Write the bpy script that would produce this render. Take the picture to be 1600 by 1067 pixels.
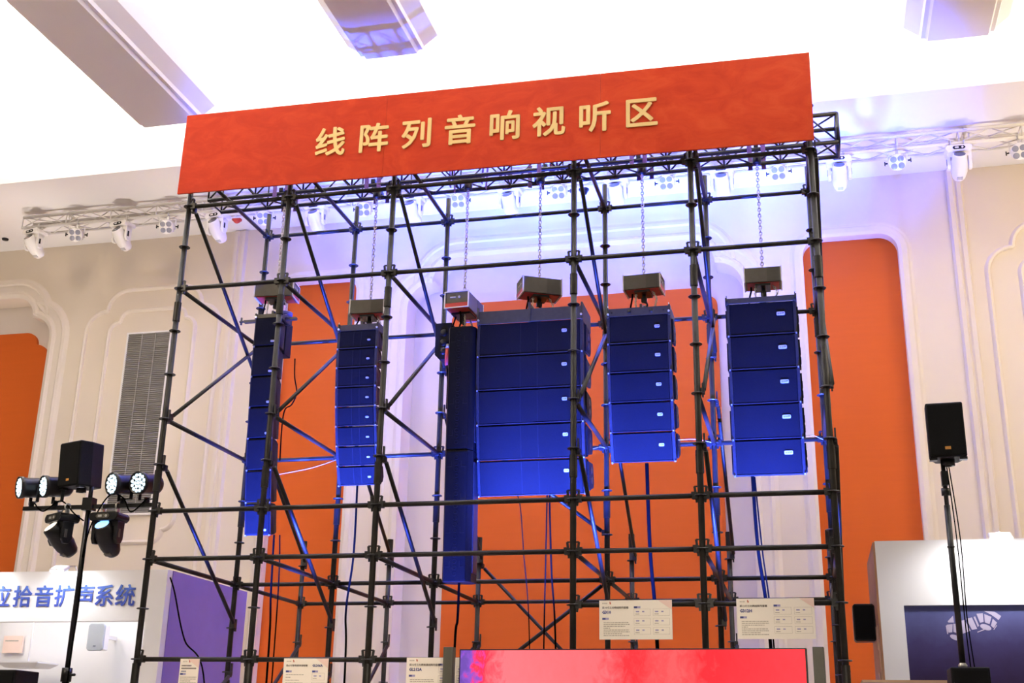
import bpy, bmesh, math, random
from mathutils import Vector, Matrix, Euler
random.seed(4)
PI = math.pi
R = math.radians
scn = bpy.context.scene
for o in list(bpy.data.objects):
    bpy.data.objects.remove(o, do_unlink=True)
COL = scn.collection

# ------------------------------------------------------------------ camera
cam_d = bpy.data.cameras.new('camera')
cam_d.sensor_width = 36.0
cam_d.lens = 1875.12 / 1600.0 * 36.0
cam_d.clip_end = 200
cam = bpy.data.objects.new('camera', cam_d)
COL.objects.link(cam)
_r = Vector((0.97193087, 0.23451934, 0.01873671))
_u = Vector((0.05837518, -0.31754273, 0.94644543))
_f = Vector((-0.22790947, 0.91878577, 0.32231969))
_m = Matrix(((_r.x, _u.x, -_f.x, 6.6123), (_r.y, _u.y, -_f.y, -11.233), (_r.z, _u.z, -_f.z, 1.603), (0, 0, 0, 1)))
cam.matrix_world = _m
scn.camera = cam

# ------------------------------------------------------------------ exposure, world
scn.view_settings.view_transform = 'Standard'
scn.view_settings.look = 'None'
scn.view_settings.gamma = 1.0
scn.view_settings.use_curve_mapping = False
scn.view_settings.exposure = 0.0
world = bpy.data.worlds.new('hall_ambient')
scn.world = world
world.use_nodes = True
_bg = world.node_tree.nodes['Background']
_bg.inputs[0].default_value = (1.0, 0.90, 0.78, 1)
_bg.inputs[1].default_value = 0.20


# ------------------------------------------------------------------ lights
def aim(o, target):
    d = Vector(target) - o.location
    o.rotation_euler = d.to_track_quat('-Z', 'Y').to_euler()


def area_light(name, loc, target, sx, sy, energy, color=(1, 1, 1)):
    l = bpy.data.lights.new(name, 'AREA')
    l.shape = 'RECTANGLE'
    l.size = sx
    l.size_y = sy
    l.energy = energy
    l.color = color
    o = bpy.data.objects.new(name, l)
    COL.objects.link(o)
    o.location = loc
    aim(o, target)
    return o


def spot_light(name, loc, target, energy, color, angle, blend=0.5, radius=0.06):
    l = bpy.data.lights.new(name, 'SPOT')
    l.energy = energy
    l.color = color
    l.spot_size = R(angle)
    l.spot_blend = blend
    l.shadow_soft_size = radius
    o = bpy.data.objects.new(name, l)
    COL.objects.link(o)
    o.location = loc
    aim(o, target)
    return o


# LED strips hidden in the cove on top of the dropped soffit and on top of the ceiling beams
BEAMS = [(-6.1, 0.43, 3.1), (-2.3, 0.43, 3.1), (1.58, 0.36, 2.0), (5.2, 0.37, 1.2), (8.9, 0.37, 3.1), (12.6, 0.37, 3.1)]  # third and fourth beams cut short, shaped as if lost in ceiling glare
l = area_light('cove_strip_light', (3, 4.5, 10.66), (3, 4.5, 20), 34, 0.2, 1500, (1.0, 0.93, 0.80))
l.rotation_euler = (PI, 0, 0)
for bx, bw, by in BEAMS:
    for s in (-1, 1):
        l = area_light('beam_strip_light', (bx + s * 0.5, by / 2 - 3, 10.88), (bx + s * 0.5, by / 2 - 3, 20), 0.12, by + 5.6, 420, (0.96, 0.95, 1.0))
        l.rotation_euler = (PI, 0, 0)
# general hall light from behind the camera
area_light('hall_fill_light', (5.5, -15, 10.5), (3.5, 3, 5.0), 7, 3, 125, (1.0, 0.86, 0.66))
area_light('hall_fill_light', (-5.0, -6.2, 9.8), (0.5, 0, 7.0), 4, 3, 470, (1.0, 0.80, 0.56))  # unseen lamp added so the banner is brighter at its left
# unseen fill spots added behind the camera to brighten the cards
for tx in (5.4, 1.9):
    spot_light('card_fill_spot', (8.0, -13.5, 3.6), (tx, 0, 1.5), 3000, (1.0, 0.86, 0.68), 19, 1.0, 0.2)
area_light('hall_fill_light', (14.5, 0.8, 8.8), (9.0, 6.5, 6.0), 3, 3, 330, (1.0, 0.80, 0.53))  # unseen lamp added to warm the right part of the wall
# unseen warm spots added at floor level to brighten the soffit
for ux, en in ((-7.5, 1500), (-4.2, 1500), (-1.0, 900), (2.0, 500), (5.0, 500), (8.0, 1000), (11.0, 1500)):
    spot_light('soffit_fill_spot', (ux, 5.2, 0.3), (ux, 4.9, 10.15), en, (1.0, 0.91, 0.82), 36, 1.0, 0.25)
# blue uplighters standing on the floor inside the scaffold
BLUE = (0.04, 0.085, 1.0)
for ux, en in ((0.72, 18000), (1.82, 23000), (3.05, 3000), (3.85, 29000), (5.03, 27000), (6.28, 31000)):
    spot_light('blue_uplight', (ux, 0.10, 1.9), (ux, 1.72, 5.2), en, BLUE, 42, 1.0, 0.08)
# unseen blue spots added behind the scaffold to tint the upper wall
for ux in (-0.3, 1.4, 3.2, 5.0, 6.4):
    spot_light('blue_wall_fill', (ux, 4.35, 0.4), (ux, 5.75, 10.2), 4600, (0.10, 0.14, 1.0), 34, 1.0, 0.1)


# ------------------------------------------------------------------ mesh helpers
class MB:
    def __init__(s):
        s.v = []
        s.f = []
        s.sm = []

    def add(s, vs, fs, smooth=False):
        b = len(s.v)
        s.v += [tuple(x) for x in vs]
        s.f += [tuple(b + i for i in f) for f in fs]
        s.sm += [smooth] * len(fs) if isinstance(smooth, bool) else smooth
        return s

    def box(s, c, size, rot=None):
        x, y, z = (k / 2 for k in size)
        vs = [Vector((a * x, b * y, d * z)) for a in (-1, 1) for b in (-1, 1) for d in (-1, 1)]
        if rot is not None:
            m = rot if isinstance(rot, Matrix) else Euler(rot).to_matrix()
            vs = [m @ v for v in vs]
        c = Vector(c)
        return s.add([v + c for v in vs], [(0, 1, 3, 2), (4, 6, 7, 5), (0, 4, 5, 1), (2, 3, 7, 6), (0, 2, 6, 4), (1, 5, 7, 3)])

    def bb(s, x0, x1, y0, y1, z0, z1):
        return s.box(((x0 + x1) / 2, (y0 + y1) / 2, (z0 + z1) / 2), (x1 - x0, y1 - y0, z1 - z0))

    def cbox(s, c, size, ch, rot=None):
        """box with chamfered vertical and horizontal edges around the Y axis (rounded front outline)"""
        x, y, z = (k / 2 for k in size)
        o = [(-x + ch, -z), (x - ch, -z), (x, -z + ch), (x, z - ch), (x - ch, z), (-x + ch, z), (-x, z - ch), (-x, -z + ch)]
        vs = [Vector((a, -y, b)) for a, b in o] + [Vector((a, y, b)) for a, b in o]
        if rot is not None:
            m = rot if isinstance(rot, Matrix) else Euler(rot).to_matrix()
            vs = [m @ v for v in vs]
        c = Vector(c)
        n = 8
        fs = [tuple(range(n)), tuple(range(2 * n - 1, n - 1, -1))] + [(i, i + n, (i + 1) % n + n, (i + 1) % n) for i in range(n)]
        return s.add([v + c for v in vs], fs)

    def tube(s, p, q, r, r2=None, n=12, caps=True):
        p, q = Vector(p), Vector(q)
        r2 = r if r2 is None else r2
        d = (q - p).normalized()
        a = d.cross(Vector((0, 0, 1)))
        if a.length < 1e-3:
            a = d.cross(Vector((1, 0, 0)))
        a.normalize()
        b = d.cross(a)
        vs, fs = [], []
        for i in range(n):
            t = 2 * PI * i / n
            w = a * math.cos(t) + b * math.sin(t)
            vs += [p + w * r, q + w * r2]
        for i in range(n):
            j = (i + 1) % n
            fs.append((2 * i, 2 * j, 2 * j + 1, 2 * i + 1))
        sm = [True] * n
        if caps:
            fs.append(tuple(2 * i for i in range(n))[::-1])
            fs.append(tuple(2 * i + 1 for i in range(n)))
            sm += [False, False]
        return s.add(vs, fs, sm)

    def lathe(s, prof, c=(0, 0, 0), axis=(0, 0, 1), n=20, smooth=True):
        """prof: (radius, height along the axis)"""
        c = Vector(c)
        d = Vector(axis).normalized()
        a = d.cross(Vector((0, 0, 1)))
        if a.length < 1e-3:
            a = Vector((1, 0, 0))
        a.normalize()
        b = d.cross(a)
        m = len(prof)
        vs, fs = [], []
        for i in range(n):
            t = 2 * PI * i / n
            w = a * math.cos(t) + b * math.sin(t)
            vs += [c + w * r + d * h for r, h in prof]
        for i in range(n):
            j = (i + 1) % n
            for k in range(m - 1):
                fs.append((i * m + k, j * m + k, j * m + k + 1, i * m + k + 1))
        return s.add(vs, fs, smooth)

    def prism(s, poly, vec):
        """poly: list of 3D points, extruded by vec"""
        n = len(poly)
        vec = Vector(vec)
        p = [Vector(x) for x in poly]
        fs = [tuple(range(n)), tuple(range(2 * n - 1, n - 1, -1))] + [(i, i + n, (i + 1) % n + n, (i + 1) % n) for i in range(n)]
        return s.add(p + [x + vec for x in p], fs)

    def path(s, pts, r, n=6):
        pts = [Vector(p) for p in pts]
        rings = []
        for i, p in enumerate(pts):
            d = (pts[min(i + 1, len(pts) - 1)] - pts[max(i - 1, 0)]).normalized()
            a = d.cross(Vector((0.13, 0.97, 0.2)))
            a.normalize()
            b = d.cross(a)
            rings.append([p + a * r * math.cos(2 * PI * k / n) + b * r * math.sin(2 * PI * k / n) for k in range(n)])
        vs = [v for g in rings for v in g]
        fs = []
        for i in range(len(pts) - 1):
            for k in range(n):
                fs.append((i * n + k, i * n + (k + 1) % n, (i + 1) * n + (k + 1) % n, (i + 1) * n + k))
        return s.add(vs, fs, True)

    def torus(s, c, R1, r, axis=(0, 0, 1), n=14, k=6, sx=1.0):
        c = Vector(c)
        d = Vector(axis).normalized()
        a = d.cross(Vector((0, 0, 1)))
        if a.length < 1e-3:
            a = Vector((1, 0, 0))
        a.normalize()
        b = d.cross(a)
        vs, fs = [], []
        for i in range(n):
            t = 2 * PI * i / n
            w = a * math.cos(t) + b * math.sin(t)
            base = a * math.cos(t) * R1 + b * math.sin(t) * R1 * sx
            for j in range(k):
                u = 2 * PI * j / k
                vs.append(c + base + w * r * math.cos(u) + d * r * math.sin(u))
        for i in range(n):
            for j in range(k):
                fs.append((i * k + j, ((i + 1) % n) * k + j, ((i + 1) % n) * k + (j + 1) % k, i * k + (j + 1) % k))
        return s.add(vs, fs, True)

    def shift(s, d):
        d = Vector(d)
        s.v = [tuple(Vector(x) + d) for x in s.v]
        return s

    def mesh(s, name):
        me = bpy.data.meshes.new(name)
        me.from_pydata(s.v, [], s.f)
        me.polygons.foreach_set('use_smooth', s.sm)
        bm = bmesh.new()
        bm.from_mesh(me)
        bmesh.ops.recalc_face_normals(bm, faces=bm.faces)
        bm.to_mesh(me)
        bm.free()
        me.update()
        return me


def wloc(o):
    v = Vector((0, 0, 0))
    while o is not None:
        v += o.location
        o = o.parent
    return v


def obj(name, mb, m, parent=None, loc=None, rot=None, world=False, bevel=0):
    """link one mesh object; world=True: vertices are given in world space"""
    if isinstance(mb, MB):
        if world and parent is not None:
            mb.shift(-wloc(parent))
        me = mb.mesh(name)
    else:
        me = mb
    if m is not None and not me.materials:
        me.materials.append(m)
    o = bpy.data.objects.new(name, me)
    COL.objects.link(o)
    if parent is not None:
        o.parent = parent
    if loc is not None:
        o.location = loc
    if rot is not None:
        o.rotation_euler = rot
    if bevel:
        b = o.modifiers.new('bevel', 'BEVEL')
        b.width = bevel
        b.segments = 2
        b.limit_method = 'ANGLE'
        b.angle_limit = R(40)
    return o


def tag(o, label, cat, group=None):
    o['label'] = label
    o['category'] = cat
    if group:
        o['group'] = group
    return o


def thing(name, label, cat, loc=(0, 0, 0), rot=(0, 0, 0), group=None):
    o = bpy.data.objects.new(name, None)
    o.empty_display_size = 0.1
    COL.objects.link(o)
    o.location = loc
    o.rotation_euler = rot
    return tag(o, label, cat, group)


def struct(name, mb, m, parent=None, label=None):
    o = obj(name, mb, m, parent)
    if parent is None:
        o['kind'] = 'structure'
    if label:
        o['label'] = label
    return o


def dup(root, loc=None, rot=None, label=None):
    def rec(o, par):
        c = o.copy()
        COL.objects.link(c)
        c.parent = par
        for ch in o.children:
            rec(ch, c)
        return c
    r = rec(root, None)
    if loc is not None:
        r.location = loc
    if rot is not None:
        r.rotation_euler = rot
    if label:
        r['label'] = label
    return r


def text_mesh(s, size, offset=0.0, depth=0.004, res=3, align='CENTER', bold=0.0):
    """lettering in the XZ plane, front towards -Y, centred on the origin"""
    c = bpy.data.curves.new('lettering', 'FONT')
    c.body = s
    c.size = size
    c.offset = offset
    c.extrude = depth
    c.resolution_u = res
    o = bpy.data.objects.new('lettering', c)
    COL.objects.link(o)
    bpy.context.view_layer.update()
    me = bpy.data.meshes.new_from_object(o.evaluated_get(bpy.context.evaluated_depsgraph_get()))
    bpy.data.objects.remove(o, do_unlink=True)
    xs = [v.co.x for v in me.vertices]
    ys = [v.co.y for v in me.vertices]
    cx = (min(xs) + max(xs)) / 2 if align == 'CENTER' else min(xs)
    cy = (min(ys) + max(ys)) / 2
    for v in me.vertices:
        x, y, z = v.co
        v.co = (x - cx, -z, y - cy)
    me.materials.clear()
    if bold:
        mb = MB()
        vs = [v.co.copy() for v in me.vertices]
        fs = [tuple(p.vertices) for p in me.polygons]
        for k, (dx, dz) in enumerate(((0, 0), (1, 0), (-1, 0), (0, 1), (0, -1), (.7, .7), (-.7, .7), (.7, -.7), (-.7, -.7))):
            mb.add([v + Vector((dx * bold, -0.00002 * k, dz * bold)) for v in vs], fs)
        me = mb.mesh('lettering')
    return me


ORD = ['first', 'second', 'third', 'fourth', 'fifth', 'sixth', 'seventh', 'eighth', 'ninth', 'tenth', 'eleventh', 'twelfth', 'thirteenth']


# ------------------------------------------------------------------ materials
def mat(name, col, rough=0.5, metal=0.0, noise=None, bump=None, emit=None, estr=0.0, spec=None, stretch=(1, 1, 1), coat=0.0):
    """noise=(scale, amount): value variation of the colour; bump=(scale, strength)"""
    m = bpy.data.materials.new(name)
    m.use_nodes = True
    nt = m.node_tree
    p = nt.nodes['Principled BSDF']
    p.inputs['Base Color'].default_value = (*col, 1)
    p.inputs['Roughness'].default_value = rough
    p.inputs['Metallic'].default_value = metal
    if spec is not None:
        p.inputs['Specular IOR Level'].default_value = spec
    if coat:
        p.inputs['Coat Weight'].default_value = coat
    if emit:
        p.inputs['Emission Color'].default_value = (*emit, 1)
        p.inputs['Emission Strength'].default_value = estr
    if noise or bump:
        tc = nt.nodes.new('ShaderNodeTexCoord')
        mp = nt.nodes.new('ShaderNodeMapping')
        mp.inputs['Scale'].default_value = stretch
        nt.links.new(tc.outputs['Object'], mp.inputs['Vector'])
    if noise:
        n = nt.nodes.new('ShaderNodeTexNoise')
        n.inputs['Scale'].default_value = noise[0]
        n.inputs['Detail'].default_value = 5
        nt.links.new(mp.outputs['Vector'], n.inputs['Vector'])
        rmp = nt.nodes.new('ShaderNodeMapRange')
        rmp.inputs['From Min'].default_value = 0.3
        rmp.inputs['From Max'].default_value = 0.7
        rmp.inputs['To Min'].default_value = 1 - noise[1]
        rmp.inputs['To Max'].default_value = 1 + noise[1]
        nt.links.new(n.outputs['Fac'], rmp.inputs['Value'])
        mx = nt.nodes.new('ShaderNodeVectorMath')
        mx.operation = 'SCALE'
        mx.inputs[0].default_value = col
        nt.links.new(rmp.outputs['Result'], mx.inputs['Scale'])
        nt.links.new(mx.outputs['Vector'], p.inputs['Base Color'])
    if bump:
        n2 = nt.nodes.new('ShaderNodeTexNoise')
        n2.inputs['Scale'].default_value = bump[0]
        n2.inputs['Detail'].default_value = 3
        nt.links.new(mp.outputs['Vector'], n2.inputs['Vector'])
        b = nt.nodes.new('ShaderNodeBump')
        b.inputs['Strength'].default_value = bump[1]
        b.inputs['Distance'].default_value = 0.01
        nt.links.new(n2.outputs['Fac'], b.inputs['Height'])
        nt.links.new(b.outputs['Normal'], p.inputs['Normal'])
    return m


M = {}
M['wall'] = mat('cream_plaster', (0.80, 0.70, 0.565), 0.55, noise=(0.7, 0.03), bump=(9, 0.05))
M['mould'] = mat('cream_moulding', (0.82, 0.73, 0.62), 0.5, noise=(2, 0.02))
M['niche'] = mat('pale_niche_plaster', (0.78, 0.70, 0.63), 0.6, noise=(1, 0.03))
M['orange'] = mat('orange_fabric', (0.58, 0.098, 0.002), 0.85, noise=(3, 0.018), bump=(120, 0.15), stretch=(0.4, 1, 6))
M['ceiling'] = mat('white_ceiling', (0.86, 0.84, 0.82), 0.6, noise=(0.5, 0.015))
M['soffit'] = mat('soffit_white', (0.86, 0.83, 0.81), 0.5, noise=(0.6, 0.02))
M['floor'] = mat('hall_carpet', (0.50, 0.46, 0.41), 0.9, noise=(6, 0.25), bump=(60, 0.3))  # unseen carpet, colour lightened to bounce light up at the soffit
M['scaf'] = mat('black_scaffold_paint', (0.014, 0.0118, 0.0078), 0.45, spec=0.3, noise=(14, 0.25), bump=(40, 0.05))
M['scafring'] = mat('black_rosette_paint', (0.010, 0.009, 0.008), 0.45, noise=(20, 0.2))
M['truss'] = mat('black_truss_paint', (0.016, 0.015, 0.016), 0.35, metal=0.2, noise=(10, 0.2))
M['wtruss'] = mat('white_truss_paint', (0.80, 0.77, 0.74), 0.4, noise=(6, 0.03))
M['white'] = mat('white_plastic', (0.86, 0.83, 0.80), 0.35, noise=(8, 0.02))
M['blackp'] = mat('black_plastic', (0.008, 0.008, 0.009), 0.35, spec=0.3, noise=(12, 0.2))
M['cab'] = mat('black_cabinet_paint', (0.006, 0.006, 0.0075), 0.55, spec=0.15, noise=(60, 0.3), bump=(300, 0.15))
M['grille'] = mat('black_perforated_grille', (0.0066, 0.0066, 0.0085), 0.7, spec=0.06, noise=(240, 0.35), bump=(420, 0.3))
M['rail'] = mat('black_rigging_steel', (0.018, 0.018, 0.021), 0.4, spec=0.3, noise=(30, 0.2))
M['chrome'] = mat('zinc_steel', (0.72, 0.71, 0.68), 0.3, metal=0.85, noise=(25, 0.1))
M['pin'] = mat('steel_link_pin', (0.30, 0.30, 0.32), 0.35, metal=0.6, noise=(25, 0.1))
M['chain'] = mat('hoist_chain_zinc', (0.66, 0.63, 0.55), 0.4, metal=0.1, noise=(60, 0.15))
M['faint'] = mat('dark_grille_relief', (0.0115, 0.0115, 0.014), 0.6, spec=0.1, noise=(60, 0.2))
M['badge'] = mat('silver_badge', (0.50, 0.49, 0.47), 0.45, noise=(40, 0.1))
M['bdark'] = mat('badge_print', (0.12, 0.12, 0.16), 0.6, noise=(30, 0.1))
M['olive'] = mat('bumper_dark_steel', (0.028, 0.025, 0.018), 0.45, noise=(20, 0.2))
M['hoist'] = mat('hoist_grey_shell', (0.085, 0.077, 0.060), 0.42, noise=(15, 0.08))
M['hoistdk'] = mat('hoist_shell_panel', (0.058, 0.052, 0.040), 0.42, noise=(15, 0.08))
M['red'] = mat('hoist_red_panel', (0.50, 0.035, 0.02), 0.5, noise=(10, 0.1))
M['rim'] = mat('hoist_rim', (0.75, 0.73, 0.70), 0.35, metal=0.4, noise=(20, 0.05))
M['cable'] = mat('black_cable_rubber', (0.0015, 0.0015, 0.0015), 0.9, spec=0.03, noise=(20, 0.2))
M['rope'] = mat('white_tie_cord', (0.75, 0.74, 0.74), 0.7, noise=(30, 0.1))
M['gold'] = mat('pale_gold_letters', (0.92, 0.66, 0.25), 0.5, noise=(4, 0.03))
M['cardw'] = mat('cream_card', (0.95, 0.87, 0.75), 0.6, noise=(3, 0.015))
M['pink'] = mat('card_pink_tint', (0.88, 0.66, 0.56), 0.6, noise=(5, 0.03))
M['ink'] = mat('dark_print', (0.10, 0.075, 0.06), 0.7, noise=(20, 0.1))
M['inkl'] = mat('fine_grey_print', (0.46, 0.40, 0.33), 0.7, noise=(60, 0.25))
M['inkb'] = mat('indigo_print', (0.05, 0.06, 0.22), 0.6, noise=(20, 0.1))
M['inkv'] = mat('violet_print', (0.36, 0.32, 0.52), 0.6, noise=(20, 0.1))
M['inkr'] = mat('red_print', (0.55, 0.12, 0.07), 0.6, noise=(20, 0.1))
M['greypost'] = mat('grey_screen_post', (0.085, 0.080, 0.058), 0.45, noise=(6, 0.1))
M['booth'] = mat('white_booth_board', (0.84, 0.82, 0.82), 0.5, noise=(1.5, 0.02))
M['boothside'] = mat('violet_booth_print', (0.23, 0.15, 0.42), 0.55, noise=(1.2, 0.12))
M['brown'] = mat('brown_booth_side', (0.30, 0.14, 0.06), 0.5, noise=(3, 0.15))
M['tan'] = mat('tan_print', (0.55, 0.36, 0.22), 0.5, noise=(8, 0.1))
M['louvre'] = mat('grey_louvre_metal', (0.36, 0.34, 0.31), 0.5, noise=(8, 0.08), stretch=(0.3, 1, 1))
M['louvreb'] = mat('louvre_backing', (0.10, 0.095, 0.09), 0.7, noise=(8, 0.1))
M['lens'] = mat('glass_lens', (0.10, 0.10, 0.11), 0.08, noise=(5, 0.1), spec=0.8, coat=0.5)
M['lensb'] = mat('lamp_lens_glass', (0.30, 0.30, 0.36), 0.12, noise=(5, 0.1), spec=0.8)
M['yellow'] = mat('yellow_sticker', (0.75, 0.50, 0.03), 0.6, noise=(10, 0.05))
M['ledw'] = mat('lit_led_lens', (0.7, 0.85, 1.0), 0.3, emit=(0.66, 0.88, 1.0), estr=1.7, noise=(5, 0.02))
M['ledwarm'] = mat('lit_warm_beam_lens', (0.9, 0.8, 0.7), 0.2, emit=(1.0, 0.88, 0.72), estr=1.3, noise=(5, 0.02))
M['ledblue'] = mat('lit_blue_beam_lens', (0.3, 0.5, 1.0), 0.2, emit=(0.20, 0.50, 1.0), estr=2.2, noise=(5, 0.02))
M['amber'] = mat('amber_logo', (0.70, 0.33, 0.06), 0.5, noise=(20, 0.1))
M['redplug'] = mat('red_plug', (0.62, 0.06, 0.04), 0.45, noise=(10, 0.1))


def ramp_mat(name, axis_scale, stops, rough, nscale=6, mixn=0.25, emit=0.0, stretch=(1, 1, 1), axis='X', distort=0.0):
    """printed colours running along one axis of the object, broken up by noise"""
    m = bpy.data.materials.new(name)
    m.use_nodes = True
    nt = m.node_tree
    p = nt.nodes['Principled BSDF']
    p.inputs['Roughness'].default_value = rough
    p.inputs['Specular IOR Level'].default_value = 0.12
    tc = nt.nodes.new('ShaderNodeTexCoord')
    mp = nt.nodes.new('ShaderNodeMapping')
    mp.inputs['Scale'].default_value = stretch
    nt.links.new(tc.outputs['Object'], mp.inputs['Vector'])
    n = nt.nodes.new('ShaderNodeTexNoise')
    n.inputs['Scale'].default_value = nscale
    n.inputs['Detail'].default_value = 8
    n.inputs['Roughness'].default_value = 0.65
    n.inputs['Distortion'].default_value = distort
    nt.links.new(mp.outputs['Vector'], n.inputs['Vector'])
    sx = nt.nodes.new('ShaderNodeSeparateXYZ')
    nt.links.new(tc.outputs['Object'], sx.inputs[0])
    a = nt.nodes.new('ShaderNodeMapRange')
    a.inputs['From Min'].default_value = axis_scale[0]
    a.inputs['From Max'].default_value = axis_scale[1]
    nt.links.new(sx.outputs[axis], a.inputs['Value'])
    s1 = nt.nodes.new('ShaderNodeMath')
    s1.operation = 'SUBTRACT'
    nt.links.new(n.outputs['Fac'], s1.inputs[0])
    s1.inputs[1].default_value = 0.5
    s2 = nt.nodes.new('ShaderNodeMath')
    s2.operation = 'MULTIPLY_ADD'
    nt.links.new(s1.outputs[0], s2.inputs[0])
    s2.inputs[1].default_value = mixn
    nt.links.new(a.outputs['Result'], s2.inputs[2])
    cr = nt.nodes.new('ShaderNodeValToRGB')
    els = cr.color_ramp.elements
    while len(els) < len(stops):
        els.new(0.5)
    for e, (pos, c) in zip(els, stops):
        e.position = pos
        e.color = (*c, 1)
    nt.links.new(s2.outputs[0], cr.inputs['Fac'])
    nt.links.new(cr.outputs['Color'], p.inputs['Base Color'])
    if emit:
        nt.links.new(cr.outputs['Color'], p.inputs['Emission Color'])
        p.inputs['Emission Strength'].default_value = emit
    return m


M['banner'] = ramp_mat('red_banner_print', (-20, 20), [(0.0, (0.34, 0.022, 0.006)), (0.42, (0.46, 0.034, 0.008)), (0.6, (0.53, 0.047, 0.010)), (1.0, (0.64, 0.09, 0.02))], 0.6, nscale=3.2, mixn=0.9, stretch=(0.8, 1, 1.6), distort=1.2)
M['screen'] = ramp_mat('red_screen_image', (0.0, 3.1), [(0.0, (0.10, 0.05, 0.30)), (0.035, (0.16, 0.06, 0.40)), (0.07, (0.75, 0.02, 0.05)), (0.13, (1.0, 0.13, 0.16)), (0.40, (1.0, 0.10, 0.12)), (0.50, (0.95, 0.02, 0.03)), (0.62, (1.0, 0.07, 0.08)), (0.72, (0.95, 0.015, 0.025)), (1.0, (1.0, 0.03, 0.045))], 0.4, nscale=7, mixn=0.22, emit=0.95, stretch=(1.6, 1, 1), distort=0.6)
M['poster'] = ramp_mat('violet_poster_print', (-0.75, 0.0), [(0.0, (0.028, 0.016, 0.05)), (0.5, (0.05, 0.04, 0.12)), (1.0, (0.10, 0.11, 0.26))], 0.5, nscale=2.5, mixn=0.5, axis='Z')
M['bletters'] = ramp_mat('blue_letter_print', (-0.2, 0.2), [(0.0, (0.04, 0.05, 0.28)), (0.55, (0.06, 0.10, 0.42)), (1.0, (0.11, 0.22, 0.60))], 0.5, nscale=3, mixn=0.6, axis='Z')

# ================================================================== THE HALL
WY = 6.5            # face of the back wall
SZ = 10.15          # underside of the dropped soffit
fl = MB()
fl.bb(-16, 22, -16, 7.4, -0.2, 0)
struct('floor', fl, M['floor'], label='pale carpeted hall floor, lightened to bounce light upward')


def arc(cx, cz, r, a0, a1, n=8):
    return [(cx + r * math.cos(R(a0 + (a1 - a0) * i / n)), cz + r * math.sin(R(a0 + (a1 - a0) * i / n))) for i in range(n + 1)]


def rounded(xl, xr, zb, zt, r):
    """open path from bottom left over the top to bottom right"""
    return [(xl, zb)] + arc(xl + r, zt - r, r, 180, 90) + arc(xr - r, zt - r, r, 90, 0) + [(xr, zb)]


def stepped(xl, xr, zb, zt, r):
    """the same with two quarter arcs and a notch in each upper corner"""
    return ([(xl, zb)] + arc(xl + r, zt - 2 * r, r, 180, 90) + arc(xl + 2 * r, zt - r, r, 180, 90)
            + arc(xr - 2 * r, zt - r, r, 90, 0) + arc(xr - r, zt - 2 * r, r, 90, 0) + [(xr, zb)])


def stepped_closed(xl, xr, zb, zt, r):
    p = stepped(xl, xr, zb + 2 * r, zt, r)[1:-1]
    q = [(x, zb + zt - z) for x, z in p][::-1]
    return p + q


def wall_sheet(name, outlines, y0, y1, m):
    """filled 2D curve with holes, extruded between y0 and y1"""
    c = bpy.data.curves.new(name, 'CURVE')
    c.dimensions = '2D'
    c.fill_mode = 'BOTH'
    c.extrude = (y1 - y0) / 2
    for pts in outlines:
        sp = c.splines.new('POLY')
        sp.points.add(len(pts) - 1)
        for q, (x, z) in zip(sp.points, pts):
            q.co = (x, z, 0, 1)
        sp.use_cyclic_u = True
    o = bpy.data.objects.new(name, c)
    COL.objects.link(o)
    bpy.context.view_layer.update()
    me = bpy.data.meshes.new_from_object(o.evaluated_get(bpy.context.evaluated_depsgraph_get()))
    bpy.data.objects.remove(o, do_unlink=True)
    for v in me.vertices:
        x, z, d = v.co
        v.co = (x, (y0 + y1) / 2 - d, z)
    me.materials.clear()
    me.materials.append(m)
    return me


def sweep(pts, prof, y, closed=False):
    """moulding: profile (offset outward, proud towards the room) along a path in the wall plane"""
    mb = MB()
    n = len(pts)
    k = len(prof)
    P = [Vector((x, z)) for x, z in pts]
    vs = []
    for i in range(n):
        a = P[i - 1] if (i or closed) else P[i]
        b = P[(i + 1) % n] if (i < n - 1 or closed) else P[i]
        t1 = (P[i] - a)
        t2 = (b - P[i])
        t1 = t1.normalized() if t1.length > 1e-6 else t2.normalized()
        t2 = t2.normalized() if t2.length > 1e-6 else t1
        t = (t1 + t2)
        t = t.normalized() if t.length > 1e-6 else t1
        nrm = Vector((-t.y, t.x))
        sc = 1 / max(0.6, nrm.dot(Vector((-t1.y, t1.x))))
        for off, h in prof:
            q = P[i] + nrm * off * sc
            vs.append((q.x, y - h, q.y))
    fs = []
    for i in range(n if closed else n - 1):
        j = (i + 1) % n
        for q in range(k - 1):
            fs.append((i * k + q, j * k + q, j * k + q + 1, i * k + q + 1))
    mb.add(vs, fs, False)
    return mb


OPEN_A = rounded(-1.80, -0.49, 0.6, 9.12, 0.24)
OPEN_B = stepped(0.42, 5.90, 0.6, 9.35, 0.42)
OPEN_C = rounded(6.83, 8.24, 0.6, 9.20, 0.28)
OPEN_D = stepped(-11.2, -6.28, 0.6, 9.22, 0.40)
OPEN_E = stepped(12.68, 17.6, 0.6, 9.35, 0.42)
wall = bpy.data.objects.new('wall_back', wall_sheet('wall_back', [[(-16, 0), (-16, 10.6), (22, 10.6), (22, 0)], OPEN_A, OPEN_B, OPEN_C, OPEN_D, OPEN_E], WY, WY + 0.42, M['wall']))
COL.objects.link(wall)
wall['kind'] = 'structure'
wall['label'] = 'cream moulded hall wall with tall niches'
nb = MB()
nb.bb(-16, 22, WY + 0.42, WY + 0.5, 0, 12.6)
struct('niche_backing', nb, M['niche'], wall)
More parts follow.
